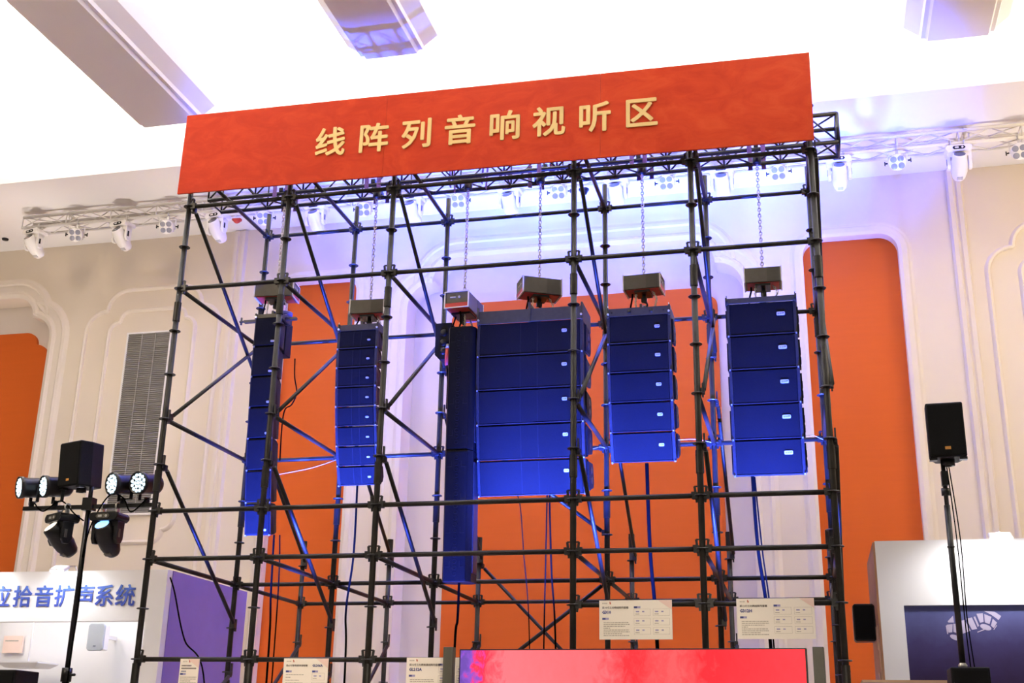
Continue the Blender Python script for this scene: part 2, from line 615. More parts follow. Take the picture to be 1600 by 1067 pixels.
# orange panels: full in the narrow niches, framed inside the wide ones
for pts, y in ((OPEN_A, WY + 0.13), (OPEN_C, WY + 0.13)):
    obj('orange_panel', wall_sheet('orange_panel', [pts], y, y + 0.05, M['orange']), None, wall)
for pts in (stepped(1.08, 5.47, 0.6, 8.67, 0.15), stepped(-10.9, -6.56, 0.6, 8.68, 0.24), stepped(13.4, 17.0, 0.6, 8.67, 0.15)):
    obj('orange_panel', wall_sheet('orange_panel', [pts], WY + 0.36, WY + 0.42, M['orange']), None, wall)
# mouldings
BIG = [(0.0, 0.0), (0.0, 0.035), (0.07, 0.065), (0.11, 0.05), (0.13, 0.03), (0.24, 0.035), (0.27, 0.055), (0.32, 0.045), (0.35, 0.02), (0.38, 0.0)]
MID = [(0.0, 0.0), (0.0, 0.05), (0.05, 0.065), (0.13, 0.05), (0.16, 0.02), (0.2, 0.0)]
LINE = [(-0.04, 0.0), (-0.03, 0.04), (0.0, 0.05), (0.02, 0.035), (0.045, 0.0)]
for pts, prof in ((OPEN_A, MID), (OPEN_B, BIG), (OPEN_C, MID), (OPEN_D, BIG), (OPEN_E, BIG)):
    obj('niche_moulding', sweep(pts, prof, WY), M['mould'], wall)
for xl, xr in ((-5.57, -2.99), (9.48, 12.06)):
    obj('relief_moulding', sweep(stepped(xl, xr, 0.6, 9.22, 0.38), LINE, WY), M['mould'], wall)
    cxm = (xl + xr) / 2
    obj('relief_moulding', sweep(stepped_closed(cxm - 0.83, cxm + 0.83, 4.72, 8.82, 0.2), LINE, WY, True), M['mould'], wall)
for x0, x1 in ((-2.86, -2.60), (9.02, 9.26)):
    pl = MB()
    pl.prism([(x0, WY, 0), (x0 + 0.03, WY - 0.06, 0), (x0 + 0.09, WY - 0.06, 0), (x0 + 0.11, WY - 0.03, 0), (x1 - 0.11, WY - 0.03, 0), (x1 - 0.09, WY - 0.06, 0), (x1 - 0.03, WY - 0.06, 0), (x1, WY, 0)], (0, 0, SZ + 0.02))
    obj('pilaster_moulding', pl, M['mould'], wall)
# dropped soffit with the light cove
so = MB()
so.bb(-16, 22, 3.92, 5.08, SZ, SZ + 0.3)
so.bb(-16, 22, 5.08, WY + 0.1, SZ + 0.04, SZ + 0.3)
so.bb(-16, 22, 3.92, 4.02, SZ + 0.3, SZ + 0.42)
struct('trim_1', so, M['soffit'], label='dropped white soffit along the back wall')
ce = MB()
prof = [(WY + 0.42, 10.4), (WY + 0.42, 11.2)] + [(5.72 + 1.2 * math.cos(R(a)), 11.2 + 1.15 * math.sin(R(a))) for a in range(10, 91, 10)] + [(3.0, 12.35), (-6, 12.35)]
vs = [(x, y, z) for y, z in prof for x in (-16, 22)]
ce.add(vs, [(2 * i, 2 * i + 1, 2 * i + 3, 2 * i + 2) for i in range(len(prof) - 1)], True)
ceil = struct('ceiling', ce, M['ceiling'], label='white vaulted ceiling washed by hidden cove light')
for bx, bw, by in BEAMS:
    b = MB()
    z0 = 10.4
    b.prism([(bx - bw, -6, z0), (bx + bw, -6, z0), (bx + bw + 0.03, -6, z0 + 0.05), (bx + bw + 0.08, -6, z0 + 0.05), (bx + bw + 0.10, -6, z0 + 0.1), (bx + bw + 0.28, -6, z0 + 0.24), (bx + bw + 0.36, -6, z0 + 0.42), (bx + bw + 0.36, -6, z0 + 0.5),
             (bx + bw + 0.30, -6, z0 + 0.5), (bx + bw + 0.26, -6, z0 + 0.36), (bx - bw - 0.26, -6, z0 + 0.36), (bx - bw - 0.30, -6, z0 + 0.5), (bx - bw - 0.36, -6, z0 + 0.5), (bx - bw - 0.36, -6, z0 + 0.42), (bx - bw - 0.28, -6, z0 + 0.24), (bx - bw - 0.10, -6, z0 + 0.1), (bx - bw - 0.08, -6, z0 + 0.05), (bx - bw - 0.03, -6, z0 + 0.05)], (0, by + 6, 0))
    obj('ceiling_beam', b, M['soffit'], ceil)
    w = MB()
    w.bb(bx - 0.2, bx + 0.2, -6, by - 0.2, z0 + 0.36, 12.35)
    obj('beam_web', w, M['ceiling'], ceil)

# grey louvre in the relief panel
lv = thing('louvre_vent', 'tall grey louvred vent in the cream relief panel', 'vent', (-4.28, WY, 5.2))
b = MB()
b.bb(-4.68, -3.88, WY - 0.03, WY - 0.005, 5.2, 8.36)
obj('backing', b, M['louvreb'], lv, world=True)
b = MB()
for x0, x1, z0, z1 in ((-4.71, -4.68, 5.17, 8.39), (-3.88, -3.85, 5.17, 8.39), (-4.68, -3.88, 5.17, 5.2), (-4.68, -3.88, 8.36, 8.39)):
    b.bb(x0, x1, WY - 0.06, WY, z0, z1)
obj('frame', b, M['white'], lv, world=True)
b = MB()
for i in range(90):
    z = 5.21 + i * 0.035
    b.box((-4.28, WY - 0.045, z + 0.012), (0.8, 0.03, 0.008), (R(-38), 0, 0))
s = obj('slats', b, M['louvre'], lv, world=True)
s['kind'] = 'stuff'
for x in (-4.41, -4.15):
    b = MB()
    b.bb(x - 0.006, x + 0.006, WY - 0.066, WY - 0.058, 5.2, 8.36)
    obj('mullion', b, M['louvre'], lv, world=True)

# ================================================================== SCAFFOLD
PX = [0.0, 1.23, 2.46, 4.464, 5.683, 6.890]
RY, BY = 2.016, 3.946


def ZR(k):
    return 7.4 - 0.5 * k


sc = thing('scaffold_frame', 'black tubular ring-lock scaffold frame carrying the red banner and loudspeakers', 'scaffold', (3.445, 1.0, 0))
SO = wloc(sc)
ring = MB()
ring.lathe([(0.031, -0.005), (0.058, -0.006), (0.063, 0), (0.058, 0.006), (0.031, 0.005)], n=16, smooth=False)
ring_me = ring.mesh('rosette')
ring_me.materials.append(M['scafring'])
sl = MB()
sl.lathe([(0.031, -0.11), (0.039, -0.11), (0.039, 0.11), (0.031, 0.11)], n=14, smooth=False)
for a in (0.4, 2.6):
    sl.lathe([(0, 0.041), (0.008, 0.041)], c=(0, 0, 0.06), axis=(math.cos(a), -math.sin(a), 0), n=8)
sleeve_me = sl.mesh('sleeve')
sleeve_me.materials.append(M['scaf'])
wd = MB()
wd.box((0.055, 0, 0.0), (0.055, 0.05, 0.062))
wd.box((0.075, 0, 0.028), (0.03, 0.03, 0.02))
wd.box((0.047, 0, 0.012), (0.024, 0.011, 0.155), (0, R(7), 0))
wd.box((0.040, 0, 0.088), (0.036, 0.016, 0.014))
wedge_me = wd.mesh('wedge_head')
wedge_me.materials.append(M['scafring'])


def post(x, y, top, k0, k1, sleeves):
    t = MB()
    t.tube((0, 0, 0.02), (0, 0, top), 0.0305, n=14)
    t.box((0, 0, 0.01), (0.15, 0.15, 0.02))
    p = obj('post', t, M['scaf'], sc, loc=Vector((x, y, 0)) - SO)
    for k in range(k0, k1 + 1):
        obj('rosette', ring_me, None, p, loc=(0, 0, ZR(k)))
    for k in sleeves:
        obj('sleeve', sleeve_me, None, p, loc=(0, 0, ZR(k)))
    return p


def member(name, a, b, r, heads=True, trim=0.05):
    a, b = Vector(a), Vector(b)
    d = (b - a).normalized()
    t = MB()
    L = (b - a).length
    t.tube((trim, 0, 0), (L - trim, 0, 0), r, n=10)
    rz = math.atan2(d.y, d.x)
    ry = -math.asin(d.z)
    o = obj(name, t, M['scaf'], sc, loc=a - SO, rot=(0, ry, rz))
    if heads:
        obj('wedge_head', wedge_me, None, o)
        obj('wedge_head', wedge_me, None, o, loc=(L, 0, 0), rot=(0, 0, PI))
    return o


def brace(a, b, side):
    """diagonal brace with flattened ends and pinned brackets, offset to one side of the posts"""
    a, b = Vector(a), Vector(b)
    d = (b - a).normalized()
    off = Vector(side) * 0.055
    t = MB()
    t.tube(a + off + d * 0.09, b + off - d * 0.09, 0.0225, n=10)
    o = obj('brace', t, M['scaf'], sc, world=True)
    for p, s in ((a, 1), (b, -1)):
        m = MB()
        m.box(p + off * 0.75 + d * s * 0.05, (0.05, 0.05, 0.06))
        m.box(p + off * 0.9 + Vector((0, 0, 0.03)), (0.016, 0.03, 0.14))
        obj('brace_bracket', m, M['scafring'], o, world=True)
    return o


for x in PX:
    post(x, 0, 8.35, -1, 12, (2.55, 6.35, 10.3))
    post(x, RY, 8.22, -1, 12, (2.4, 6.4, 10.4))
    post(x, BY, ZR(6.35), 7, 12, (6.55, 10.4))
for i in range(5):
    xa, xb = PX[i], PX[i + 1]
    rows = [-1, 0, 2, 7, 8] + ([9] if i >= 3 else []) + ([10] if i <= 2 else []) + [12]
    for k in rows:
        member('ledger', (xa, 0, ZR(k)), (xb, 0, ZR(k)), 0.0245)
    for k in (-1, 2, 5, 8, 11):
        member('ledger', (xa, RY, ZR(k)), (xb, RY, ZR(k)), 0.0245)
    for k in (8, 11):
        member('ledger', (xa, BY, ZR(k)), (xb, BY, ZR(k)), 0.0245)
for x in PX:
    for k in (-1, 2, 5, 8):
        member('ledger', (x, 0, ZR(k)), (x, RY, ZR(k)), 0.0245)
    member('ledger', (x, RY, ZR(8)), (x, BY, ZR(8)), 0.0245)
    sd = (1, 0, 0)
    brace((x, 0, ZR(5)), (x, RY, ZR(2)), sd)
    brace((x, 0, ZR(0)), (x, RY, ZR(3)), sd)
    brace((x, 0, ZR(6)), (x, RY, ZR(9)), sd)
    brace((x, RY, ZR(4)), (x, BY, ZR(7)), sd)
    brace((x, RY, ZR(12)), (x, BY, ZR(9)), sd)
    brace((x, 0, ZR(13)), (x, RY, ZR(10)), sd)
brace((PX[2], RY, ZR(4)), (PX[3], RY, ZR(7)), (0, 1, 0))
brace((PX[3], RY, ZR(8)), (PX[2], RY, ZR(11)), (0, 1, 0))
brace((PX[2], BY, ZR(7)), (PX[3], BY, ZR(11)), (0, 1, 0))
brace((PX[2], BY, ZR(9)), (PX[1], BY, ZR(12)), (0, 1, 0))


# ================================================================== TRUSSES
def box_truss(root, x0, x1, y0, y1, z0, z1, r, rb, pitch, m, diag='w'):
    for nme, (y, z) in (('chord', (y0, z0)), ('chord', (y1, z0)), ('chord', (y0, z1)), ('chord', (y1, z1))):
        c = MB()
        c.tube((x0, y, z), (x1, y, z), r, n=10)
        obj(nme, c, m, root, world=True)
    n = max(2, round((x1 - x0) / pitch))
    for pa, pb in (((y0, z0), (y0, z1)), ((y1, z0), (y1, z1)), ((y0, z0), (y1, z0)), ((y0, z1), (y1, z1))):
        for i in range(n):
            xa = x0 + (x1 - x0) * i / n
            xb = x0 + (x1 - x0) * (i + 1) / n
            c = MB()
            p, q = (pa, pb) if i % 2 == 0 else (pb, pa)
            c.tube((xa, *p), (xb, *q), rb, n=6)
            obj('lacing_bar', c, m, root, world=True)
            if i % 2 == 0:
                c = MB()
                c.tube((xa + 0.0, *pa), (xa + 0.0, *pb), rb, n=6)
                obj('cross_bar', c, m, root, world=True)
        c = MB()
        c.tube((x1, *pa), (x1, *pb), r * 0.9, n=8)
        obj('cross_bar', c, m, root, world=True)


t = thing('lifting_truss', 'black square lifting truss lying across the scaffold behind the banner', 'truss', (3.44, 1.16, 7.95))
box_truss(t, -0.33, 7.22, 0.985, 1.335, 7.975, 8.325, 0.025, 0.011, 0.31, M['truss'])
t = thing('lighting_truss', 'white lighting truss under the soffit with a row of white fixtures', 'truss', (2.5, 5.1, 9.85))
box_truss(t, -6.05, 12.0, 4.98, 5.26, 9.86, 10.06, 0.025, 0.011, 0.42, M['wtruss'])
for i in range(9):
    x = -5.2 + i * 2.05
    b = MB()
    b.tube((x, 5.12, 10.0), (x, 5.12, SZ + 0.05), 0.014, n=8)
    b.box((x, 5.12, 10.06), (0.05, 0.34, 0.02))
    b.torus((x + 0.05, 5.0, 9.98), 0.035, 0.008, axis=(1, 0, 0))
    obj('hanger', b, M['chrome'], t, world=True)


# ================================================================== WHITE MOVING HEADS AND WASH LAMPS ON THE TRUSS
def moving_head(name, label, body, dark, lensm, tilt, group, white=True, sticker=False):
    """hangs from its clamps at the origin; head swings about the x axis"""
    r = thing(name, label, 'stage light', group=group)
    for x in (-0.09, 0.09):
        b = MB()
        b.torus((x, 0, 0.0), 0.034, 0.010, axis=(1, 0, 0), n=12)
        b.box((x, 0, -0.055), (0.028, 0.04, 0.05))
        obj('clamp', b, M['chrome'], r)
    b = MB()
    b.cbox((0, 0, -0.125), (0.36, 0.24, 0.095), 0.03)
    bs = obj('base', b, body, r, bevel=0.008)
    b = MB()
    b.cbox((0.0, -0.122, -0.125), (0.17, 0.008, 0.05), 0.02)
    dp = obj('display', b, dark, bs)
    b = MB()
    b.box((-0.03, -0.128, -0.125), (0.05, 0.006, 0.025))
    b.tube((0.045, -0.124, -0.125), (0.045, -0.13, -0.125), 0.015, n=10)
    obj('button', b, M['chrome'], bs)
    b = MB()
    b.cbox((0, 0, -0.20), (0.33, 0.13, 0.07), 0.02)
    for s in (-1, 1):
        b.prism([(s * 0.165, -0.065, -0.17), (s * 0.165, 0.065, -0.17), (s * 0.165, 0.06, -0.36), (s * 0.165, 0.03, -0.41), (s * 0.165, -0.03, -0.41), (s * 0.165, -0.06, -0.36)], (-s * 0.045, 0, 0))
    yk = obj('yoke', b, body, r, bevel=0.006)
    for s in (-1, 1):
        b = MB()
        b.box((s * 0.166, -0.02, -0.30), (0.008, 0.03, 0.09))
        obj('side_vent', b, dark, yk)
    hd = Vector((0, 0, -0.335))
    ax = Vector((0, -math.sin(tilt), math.cos(tilt)))
    b = MB()
    b.lathe([(0.0, 0.165), (0.082, 0.165), (0.098, 0.155), (0.103, 0.08), (0.115, 0.0), (0.112, -0.10), (0.085, -0.20), (0.06, -0.235), (0.0, -0.24)], c=hd, axis=ax, n=20)
    h = obj('head', b, body, r)
    b = MB()
    b.lathe([(0.0, 0.169), (0.06, 0.17), (0.076, 0.168), (0.08, 0.160)], c=hd, axis=ax, n=20)
    obj('lens', b, lensm, h)
    sd = Vector((0, -math.cos(tilt), -math.sin(tilt)))
    b = MB()
    rm = Matrix((Vector((1, 0, 0)), sd, Vector((1, 0, 0)).cross(sd))).transposed()
    b.box(hd + ax * -0.17 + sd * 0.088, (0.075, 0.02, 0.05), rm @ Euler((R(24), 0, 0)).to_matrix())
    obj('rear_label', b, M['badge'] if white else dark, h)
    if sticker:
        b = MB()
        b.box((-0.1, -0.068, -0.2), (0.07, 0.004, 0.025))
        obj('warning_sticker', b, M['yellow'], yk)
    return r


HEADX = [-5.77, -4.12, -2.39, -0.67, 0.95, 2.51, 4.16, 5.73, 7.40, 9.03]
mh0 = moving_head('moving_head_light', 'white moving head stage light on the white truss', M['white'], M['blackp'], M['lens'], R(52), 'white moving heads on the white truss')
for i, x in enumerate(HEADX):
    lab = 'white moving head light on the white truss, %s of ten from the left' % ORD[i]
    rz = R(14 - i * 1.6) * -1
    o = mh0 if i == 0 else dup(mh0)
    o.location = (x, 4.98, 9.86)
    o.rotation_euler = (0, 0, rz if i != 3 else rz + 0.1)
    o['label'] = lab


def wash_lamp(label, group):
    r = thing('wash_lamp', label, 'stage light', group=group)
    b = MB()
    b.torus((0, 0, 0), 0.034, 0.010, axis=(1, 0, 0), n=12)
    b.box((0, 0, -0.06), (0.03, 0.04, 0.06))
    obj('clamp', b, M['chrome'], r)
    b = MB()
    b.box((0, 0, -0.095), (0.27, 0.035, 0.012))
    for s in (-1, 1):
        b.box((s * 0.132, 0, -0.16), (0.010, 0.035, 0.14))
    y = obj('yoke', b, M['white'], r)
    for s in (-1, 1):
        b = MB()
        b.tube((s * 0.135, 0, -0.21), (s * 0.17, 0, -0.21), 0.012, n=8)
        b.box((s * 0.178, 0, -0.21), (0.014, 0.02, 0.06))
        obj('knob', b, M['blackp'], y)
    ax = Vector((0, -0.86, -0.51))
    c = Vector((0, 0, -0.21))
    b = MB()
    b.lathe([(0.0, 0.075), (0.112, 0.075), (0.120, 0.065), (0.120, 0.02), (0.110, 0.0), (0.108, -0.10), (0.09, -0.14), (0.0, -0.145)], c=c, axis=ax, n=22)
    for k in range(14):
        a = 2 * PI * k / 14
        u = Vector((1, 0, 0))
        v = ax.cross(u)
        p = c + (u * math.cos(a) + v * math.sin(a)) * 0.112 - ax * 0.06
        b.box(p, (0.014, 0.014, 0.07), ax.to_track_quat('Z', 'X').to_matrix())
    h = obj('housing', b, M['white'], r)
    u = Vector((1, 0, 0))
    v = ax.cross(u)
    for sx in (-1, 1):
        for sz in (-1, 1):
            b = MB()
            b.lathe([(0.0, 0.084), (0.022, 0.083), (0.034, 0.080), (0.040, 0.079), (0.044, 0.076)], c=c + u * sx * 0.05 + v * sz * 0.05, axis=ax, n=16)
            obj('lens', b, M['lensb'], h)
    return r


PARX = [-4.97, -3.29, -1.56, 0.15, 1.70, 3.28, 4.92, 6.55, 8.21, 9.84]
wl0 = wash_lamp('white four-eye wash lamp on the white truss', 'white four-eye lamps on the white truss')
for i, x in enumerate(PARX):
    o = wl0 if i == 0 else dup(wl0)
    o.location = (x, 4.98, 9.86)
    o.rotation_euler = (0, 0, R(14 - 3 * i) * 1.0)
    o['label'] = 'white four-eye wash lamp on the white truss, %s of ten from the left' % ORD[i]

d = thing('dome_camera', 'small black dome camera under the white soffit', 'camera', (3.47, 6.05, SZ + 0.04))
b = MB()
b.lathe([(0.0, 0.0), (0.075, 0.0), (0.075, -0.03), (0.06, -0.04), (0.06, -0.05), (0.045, -0.085), (0.02, -0.1), (0.0, -0.102)], n=18)
obj('dome', b, M['blackp'], d)
b = MB()
b.lathe([(0.0, 0), (0.085, 0), (0.085, -0.012), (0.07, -0.016)], n=18)
obj('collar', b, M['blackp'], d)
d = thing('alarm_light', 'small red alarm light under the soffit beside white moving head', 'alarm light', (-2.60, 6.02, SZ + 0.04))
b = MB()
b.lathe([(0.0, 0), (0.085, 0), (0.085, -0.02), (0.0, -0.02)], n=16)
obj('mount', b, M['redplug'], d)
b = MB()
b.lathe([(0.06, -0.02), (0.055, -0.05), (0.03, -0.07), (0.0, -0.072)], n=16)
obj('lens', b, M['redplug'], d)
d = thing('ceiling_sensor', 'small dark sensor under the soffit at far left', 'sensor', (-7.14, 5.98, SZ + 0.04))
b = MB()
b.lathe([(0.0, 0), (0.06, 0), (0.055, -0.025), (0.0, -0.03)], n=14)
obj('body', b, M['blackp'], d)

# ================================================================== BANNER
bn = thing('banner_sign', 'long red banner board with pale gold Chinese lettering above the scaffold', 'banner', (3.425, -0.12, 7.98), (0, R(0.55), 0))
HW = 3.515
e = [-HW, 2.37 - 3.425, 4.772 - 3.425, HW]
for i in range(3):
    b = MB()
    b.bb(e[i] + 0.0015, e[i + 1] - 0.0015, -0.012, 0.012, -0.5, 0.5)
    p = obj('panel', b, M['banner'], bn)
b = MB()
for z in (-0.4, 0.4):
    b.bb(-HW + 0.05, HW - 0.05, 0.012, 0.05, z - 0.02, z + 0.02)
obj('backing_rail', b, M['greypost'], bn)
for x, ch in zip((1.735, 2.248, 2.737, 3.232, 3.733, 4.218, 4.715, 5.21), '线阵列音响视听区'):
    me = text_mesh(ch, 0.37, depth=0.006, bold=0.0075)
    me.materials.append(M['gold'])
    obj('character', me, None, bn, loc=(x - 3.425, -0.02, -0.02))


# ================================================================== LINE ARRAYS
def cabinet_meshes(w, h, d, taper, sidew, badge, kind):
    """parts of one cabinet; origin at top front centre, front towards -Y, body hangs down"""
    g = 0.001
    P = []
    b = MB()
    y1, y2 = 0.012, d
    prof = [(y1, -g), (d * 0.45, -g - taper * 0.35), (y2, -g - taper), (y2, -h + g + taper), (d * 0.45, -h + g + taper * 0.35), (y1, -h + g)]
    ws = [w / 2, w / 2 - 0.004, w / 2 - sidew, w / 2 - sidew, w / 2 - 0.004, w / 2]
    vs = [(-a, y, z) for a, (y, z) in zip(ws, prof)] + [(a, y, z) for a, (y, z) in zip(ws, prof)]
    n = 6
    fs = [tuple(range(n)), tuple(range(2 * n - 1, n - 1, -1))] + [(i, i + n, (i + 1) % n + n, (i + 1) % n) for i in range(n)]
    b.add(vs, fs)
    P.append(('body', b, 'cab', 0.004))
    b = MB()
    rw = 0.032 if kind != 'slim' else 0.01
    gx = w / 2 - rw - 0.004
    b.prism([(-gx, 0.012, -0.010), (gx, 0.012, -0.010), (gx, -0.012, -0.014), (-gx, -0.012, -0.014)], (0, 0, -1e-4))
    b = MB()
    b.add([(-gx, 0.014, -0.008), (gx, 0.014, -0.008), (gx, -0.010, -0.016), (-gx, -0.010, -0.016), (-gx, -0.010, -h + 0.020), (gx, -0.010, -h + 0.020), (gx, 0.014, -h + 0.003), (-gx, 0.014, -h + 0.003)],
          [(0, 1, 2, 3), (3, 2, 5, 4), (4, 5, 6, 7), (0, 3, 4, 7), (1, 6, 5, 2)])
    P.append(('grille', b, 'grille', 0))
    if kind == 'gl206':
        for s in (-1, 1):
            b = MB()
            b.bb(s * 0.045 - 0.004, s * 0.045 + 0.004, -0.013, -0.009, -h + 0.02, -0.02)
            P.append(('grille_fold', b, 'faint', 0))
    if kind == 'gl212':
        for x in (-0.1, 0.09):
            b = MB()
            b.bb(x - 0.003, x + 0.003, -0.013, -0.009, -h + 0.02, -0.02)
            P.append(('grille_fold', b, 'faint', 0))
    for s in (-1, 1):
        b = MB()
        b.bb(s * (w / 2 - rw / 2) - rw / 2, s * (w / 2 - rw / 2) + rw / 2, -0.006, 0.03, -h + 0.006, -0.006)
        P.append(('side_rail', b, 'rail', 0.002))
    for s in (-1, 1):
        b = MB()
        x = s * (w / 2 - 0.012)
        b.box((x, -0.006, -h + 0.004), (0.016, 0.012, 0.02))
        b.lathe([(0, 0.014), (0.006, 0.014), (0.008, 0.0)], c=(x, -0.008, -h + 0.006), axis=(0, -1, 0), n=8)
        P.append(('link_pin', b, 'pin', 0))
    if kind != 'slim':
        b = MB()
        b.bb(-gx, gx, -0.0135, -0.004, -h + 0.004, -h + 0.013)
        P.append(('bottom_edge', b, 'rail', 0))
    bx, bz, bw, bh = badge
    b = MB()
    b.cbox((bx, -0.0135, bz), (bw, 0.006, bh), bh * 0.2)
    P.append(('badge', b, 'badge', 0))
    b = MB()
    for k in range(3):
        b.box((bx - bw * 0.28 + k * bw * 0.22, -0.0172, bz), (bw * 0.13, 0.001, bh * 0.45))
    b.box((bx + bw * 0.33, -0.0172, bz + bh * 0.1), (bw * 0.2, 0.001, bh * 0.3), (0, R(35), 0))
    P.append(('badge_print', b, 'bdark', 0))
    if kind not in ('slim', 'gl206'):
        for s in (-1, 1):
            b = MB()
            x = s * (w / 2 - 0.004)
            ys = (0.10, d * 0.82)
            b.prism([(x, ys[0], -h * 0.1), (x, ys[1] - 0.04, -h * 0.18), (x, ys[1], -h * 0.3), (x, ys[1], -h * 0.72), (x, ys[1] - 0.04, -h * 0.86), (x, ys[0], -h * 0.92)], (s * 0.022, 0, 0))
            P.append(('side_plate', b, 'cab', 0.003))
            for zz in (0.36, 0.64):
                b = MB()
                b.cbox((s * (w / 2 + 0.0195), (ys[0] + ys[1]) / 2, -h * zz), (h * 0.2, 0.006, h * 0.2), h * 0.06, (0, 0, R(90)))
                P.append(('handle_recess', b, 'blackp', 0))
    return P


def line_array(adesc, nm, n, x, y0, z0, w, h, d, taper, sidew, badge, kind, t0, t1, group):
    parts = cabinet_meshes(w, h, d, taper, sidew, badge, kind)
    meshes = []
    for pn, mb, mk, bv in parts:
        me = mb.mesh(pn)
        me.materials.append(M[mk])
        meshes.append((pn, me, bv))
    y, z = y0, z0
    for i in range(n):
        a = t0 + (t1 - t0) * i / max(1, n - 1)
        which = {0: 'top', n - 1: 'bottom'}.get(i, ORD[i])
        lab = ('%s cabinet of %s' % (which, adesc)) if i in (0, n - 1) else ('%s cabinet from the top of %s' % (which, adesc))
        r = thing('line_array_speaker', lab, 'loudspeaker', (x, y, z), (a, 0, 0), group)
        for pn, me, bv in meshes:
            obj(pn, me, None, r, bevel=bv)
        y += h * math.sin(a)
        z -= h * math.cos(a)
    return y, z


print('A1', line_array('the slim seven-cabinet array at the left', 'slim', 7, 0.70, 0.82, 6.31, 0.31, 0.3595, 0.26, 0.03, 0.05, (0.085, -0.30, 0.045, 0.022), 'slim', R(0), R(10), 'slim line array cabinets'))
print('A2', line_array('the eight-cabinet array of small black cabinets', 'gl206', 8, 1.80, 0.88, 6.10, 0.49, 0.2215, 0.30, 0.05, 0.05, (0.14, -0.125, 0.035, 0.018), 'gl206', R(0), R(20), 'small line array cabinets'))
print('A4', line_array('the widest five-cabinet array in the middle', 'gl212', 5, 3.80, 0.90, 6.08, 1.19, 0.3835, 0.48, 0.06, 0.05, (0.39, -0.13, 0.055, 0.035), 'gl212', R(0), R(13), 'wide line array cabinets'))
print('A5', line_array('the five-cabinet array right of the widest one', 'g310', 5, 5.00, 0.92, 6.08, 0.69, 0.3195, 0.42, 0.05, 0.04, (0.20, -0.14, 0.055, 0.032), 'g310', R(0), R(17), 'medium line array cabinets'))
print('A6', line_array('the rightmost five-cabinet array', 'g312', 5, 6.30, 0.92, 6.14, 0.72, 0.370, 0.42, 0.05, 0.04, (0.20, -0.145, 0.085, 0.038), 'g312', R(0), R(6), 'rightmost line array cabinets'))

# tall column array: two long units with chamfered fronts
for i, (lab, zt, hh) in enumerate((('upper half of the tall narrow column loudspeaker beside the orange panel', 6.06, 1.40), ('lower half of the tall narrow column loudspeaker beside the orange panel', 4.655, 1.40))):
    r = thing('column_speaker', lab, 'loudspeaker', (3.02, 0.86 + i * 0.03, zt), (R(1.2 + i), 0, 0), 'tall column units')
    b = MB()
    o = [(-0.15, 0.06), (-0.12, 0.0), (0.12, 0.0), (0.16, 0.07), (0.16, 0.30), (0.10, 0.36), (-0.10, 0.36), (-0.15, 0.30)]
    b.prism([(x, y, 0) for x, y in o], (0, 0, -hh + 0.004))
    obj('body', b, M['cab'], r, bevel=0.004)
    b = MB()
    b.bb(-0.118, 0.118, -0.012, 0.002, -hh + 0.02, -0.02)
    g = obj('grille', b, M['grille'], r)
    # chain of small drivers showing faintly through the grille
    b = MB()
    nn = 20
    for k in range(nn):
        z = -0.05 - (hh - 0.1) * (k + 0.5) / nn
        b.torus((-0.01 if i == 0 else 0.0, -0.013, z), 0.022, 0.003, axis=(0, 1, 0), n=10, k=4)
    q = obj('driver_rings', b, M['faint'], g)
    q['kind'] = 'stuff'
    for k in range(4):
        b = MB()
        z = -0.18 - k * (hh - 0.3) / 3.1
        for s in (-1, 1):
            b.box((s * 0.075, -0.0135, z), (0.05, 0.003, 0.006))
            b.box((s * 0.055, -0.0135, z + 0.03), (0.006, 0.003, 0.06))
        obj('waveguide_edge', b, M['faint'], g)
    b = MB()
    b.bb(0.16, 0.172, 0.09, 0.26, -hh + 0.1, -0.12)
    obj('rear_rail', b, M['rail'], r)


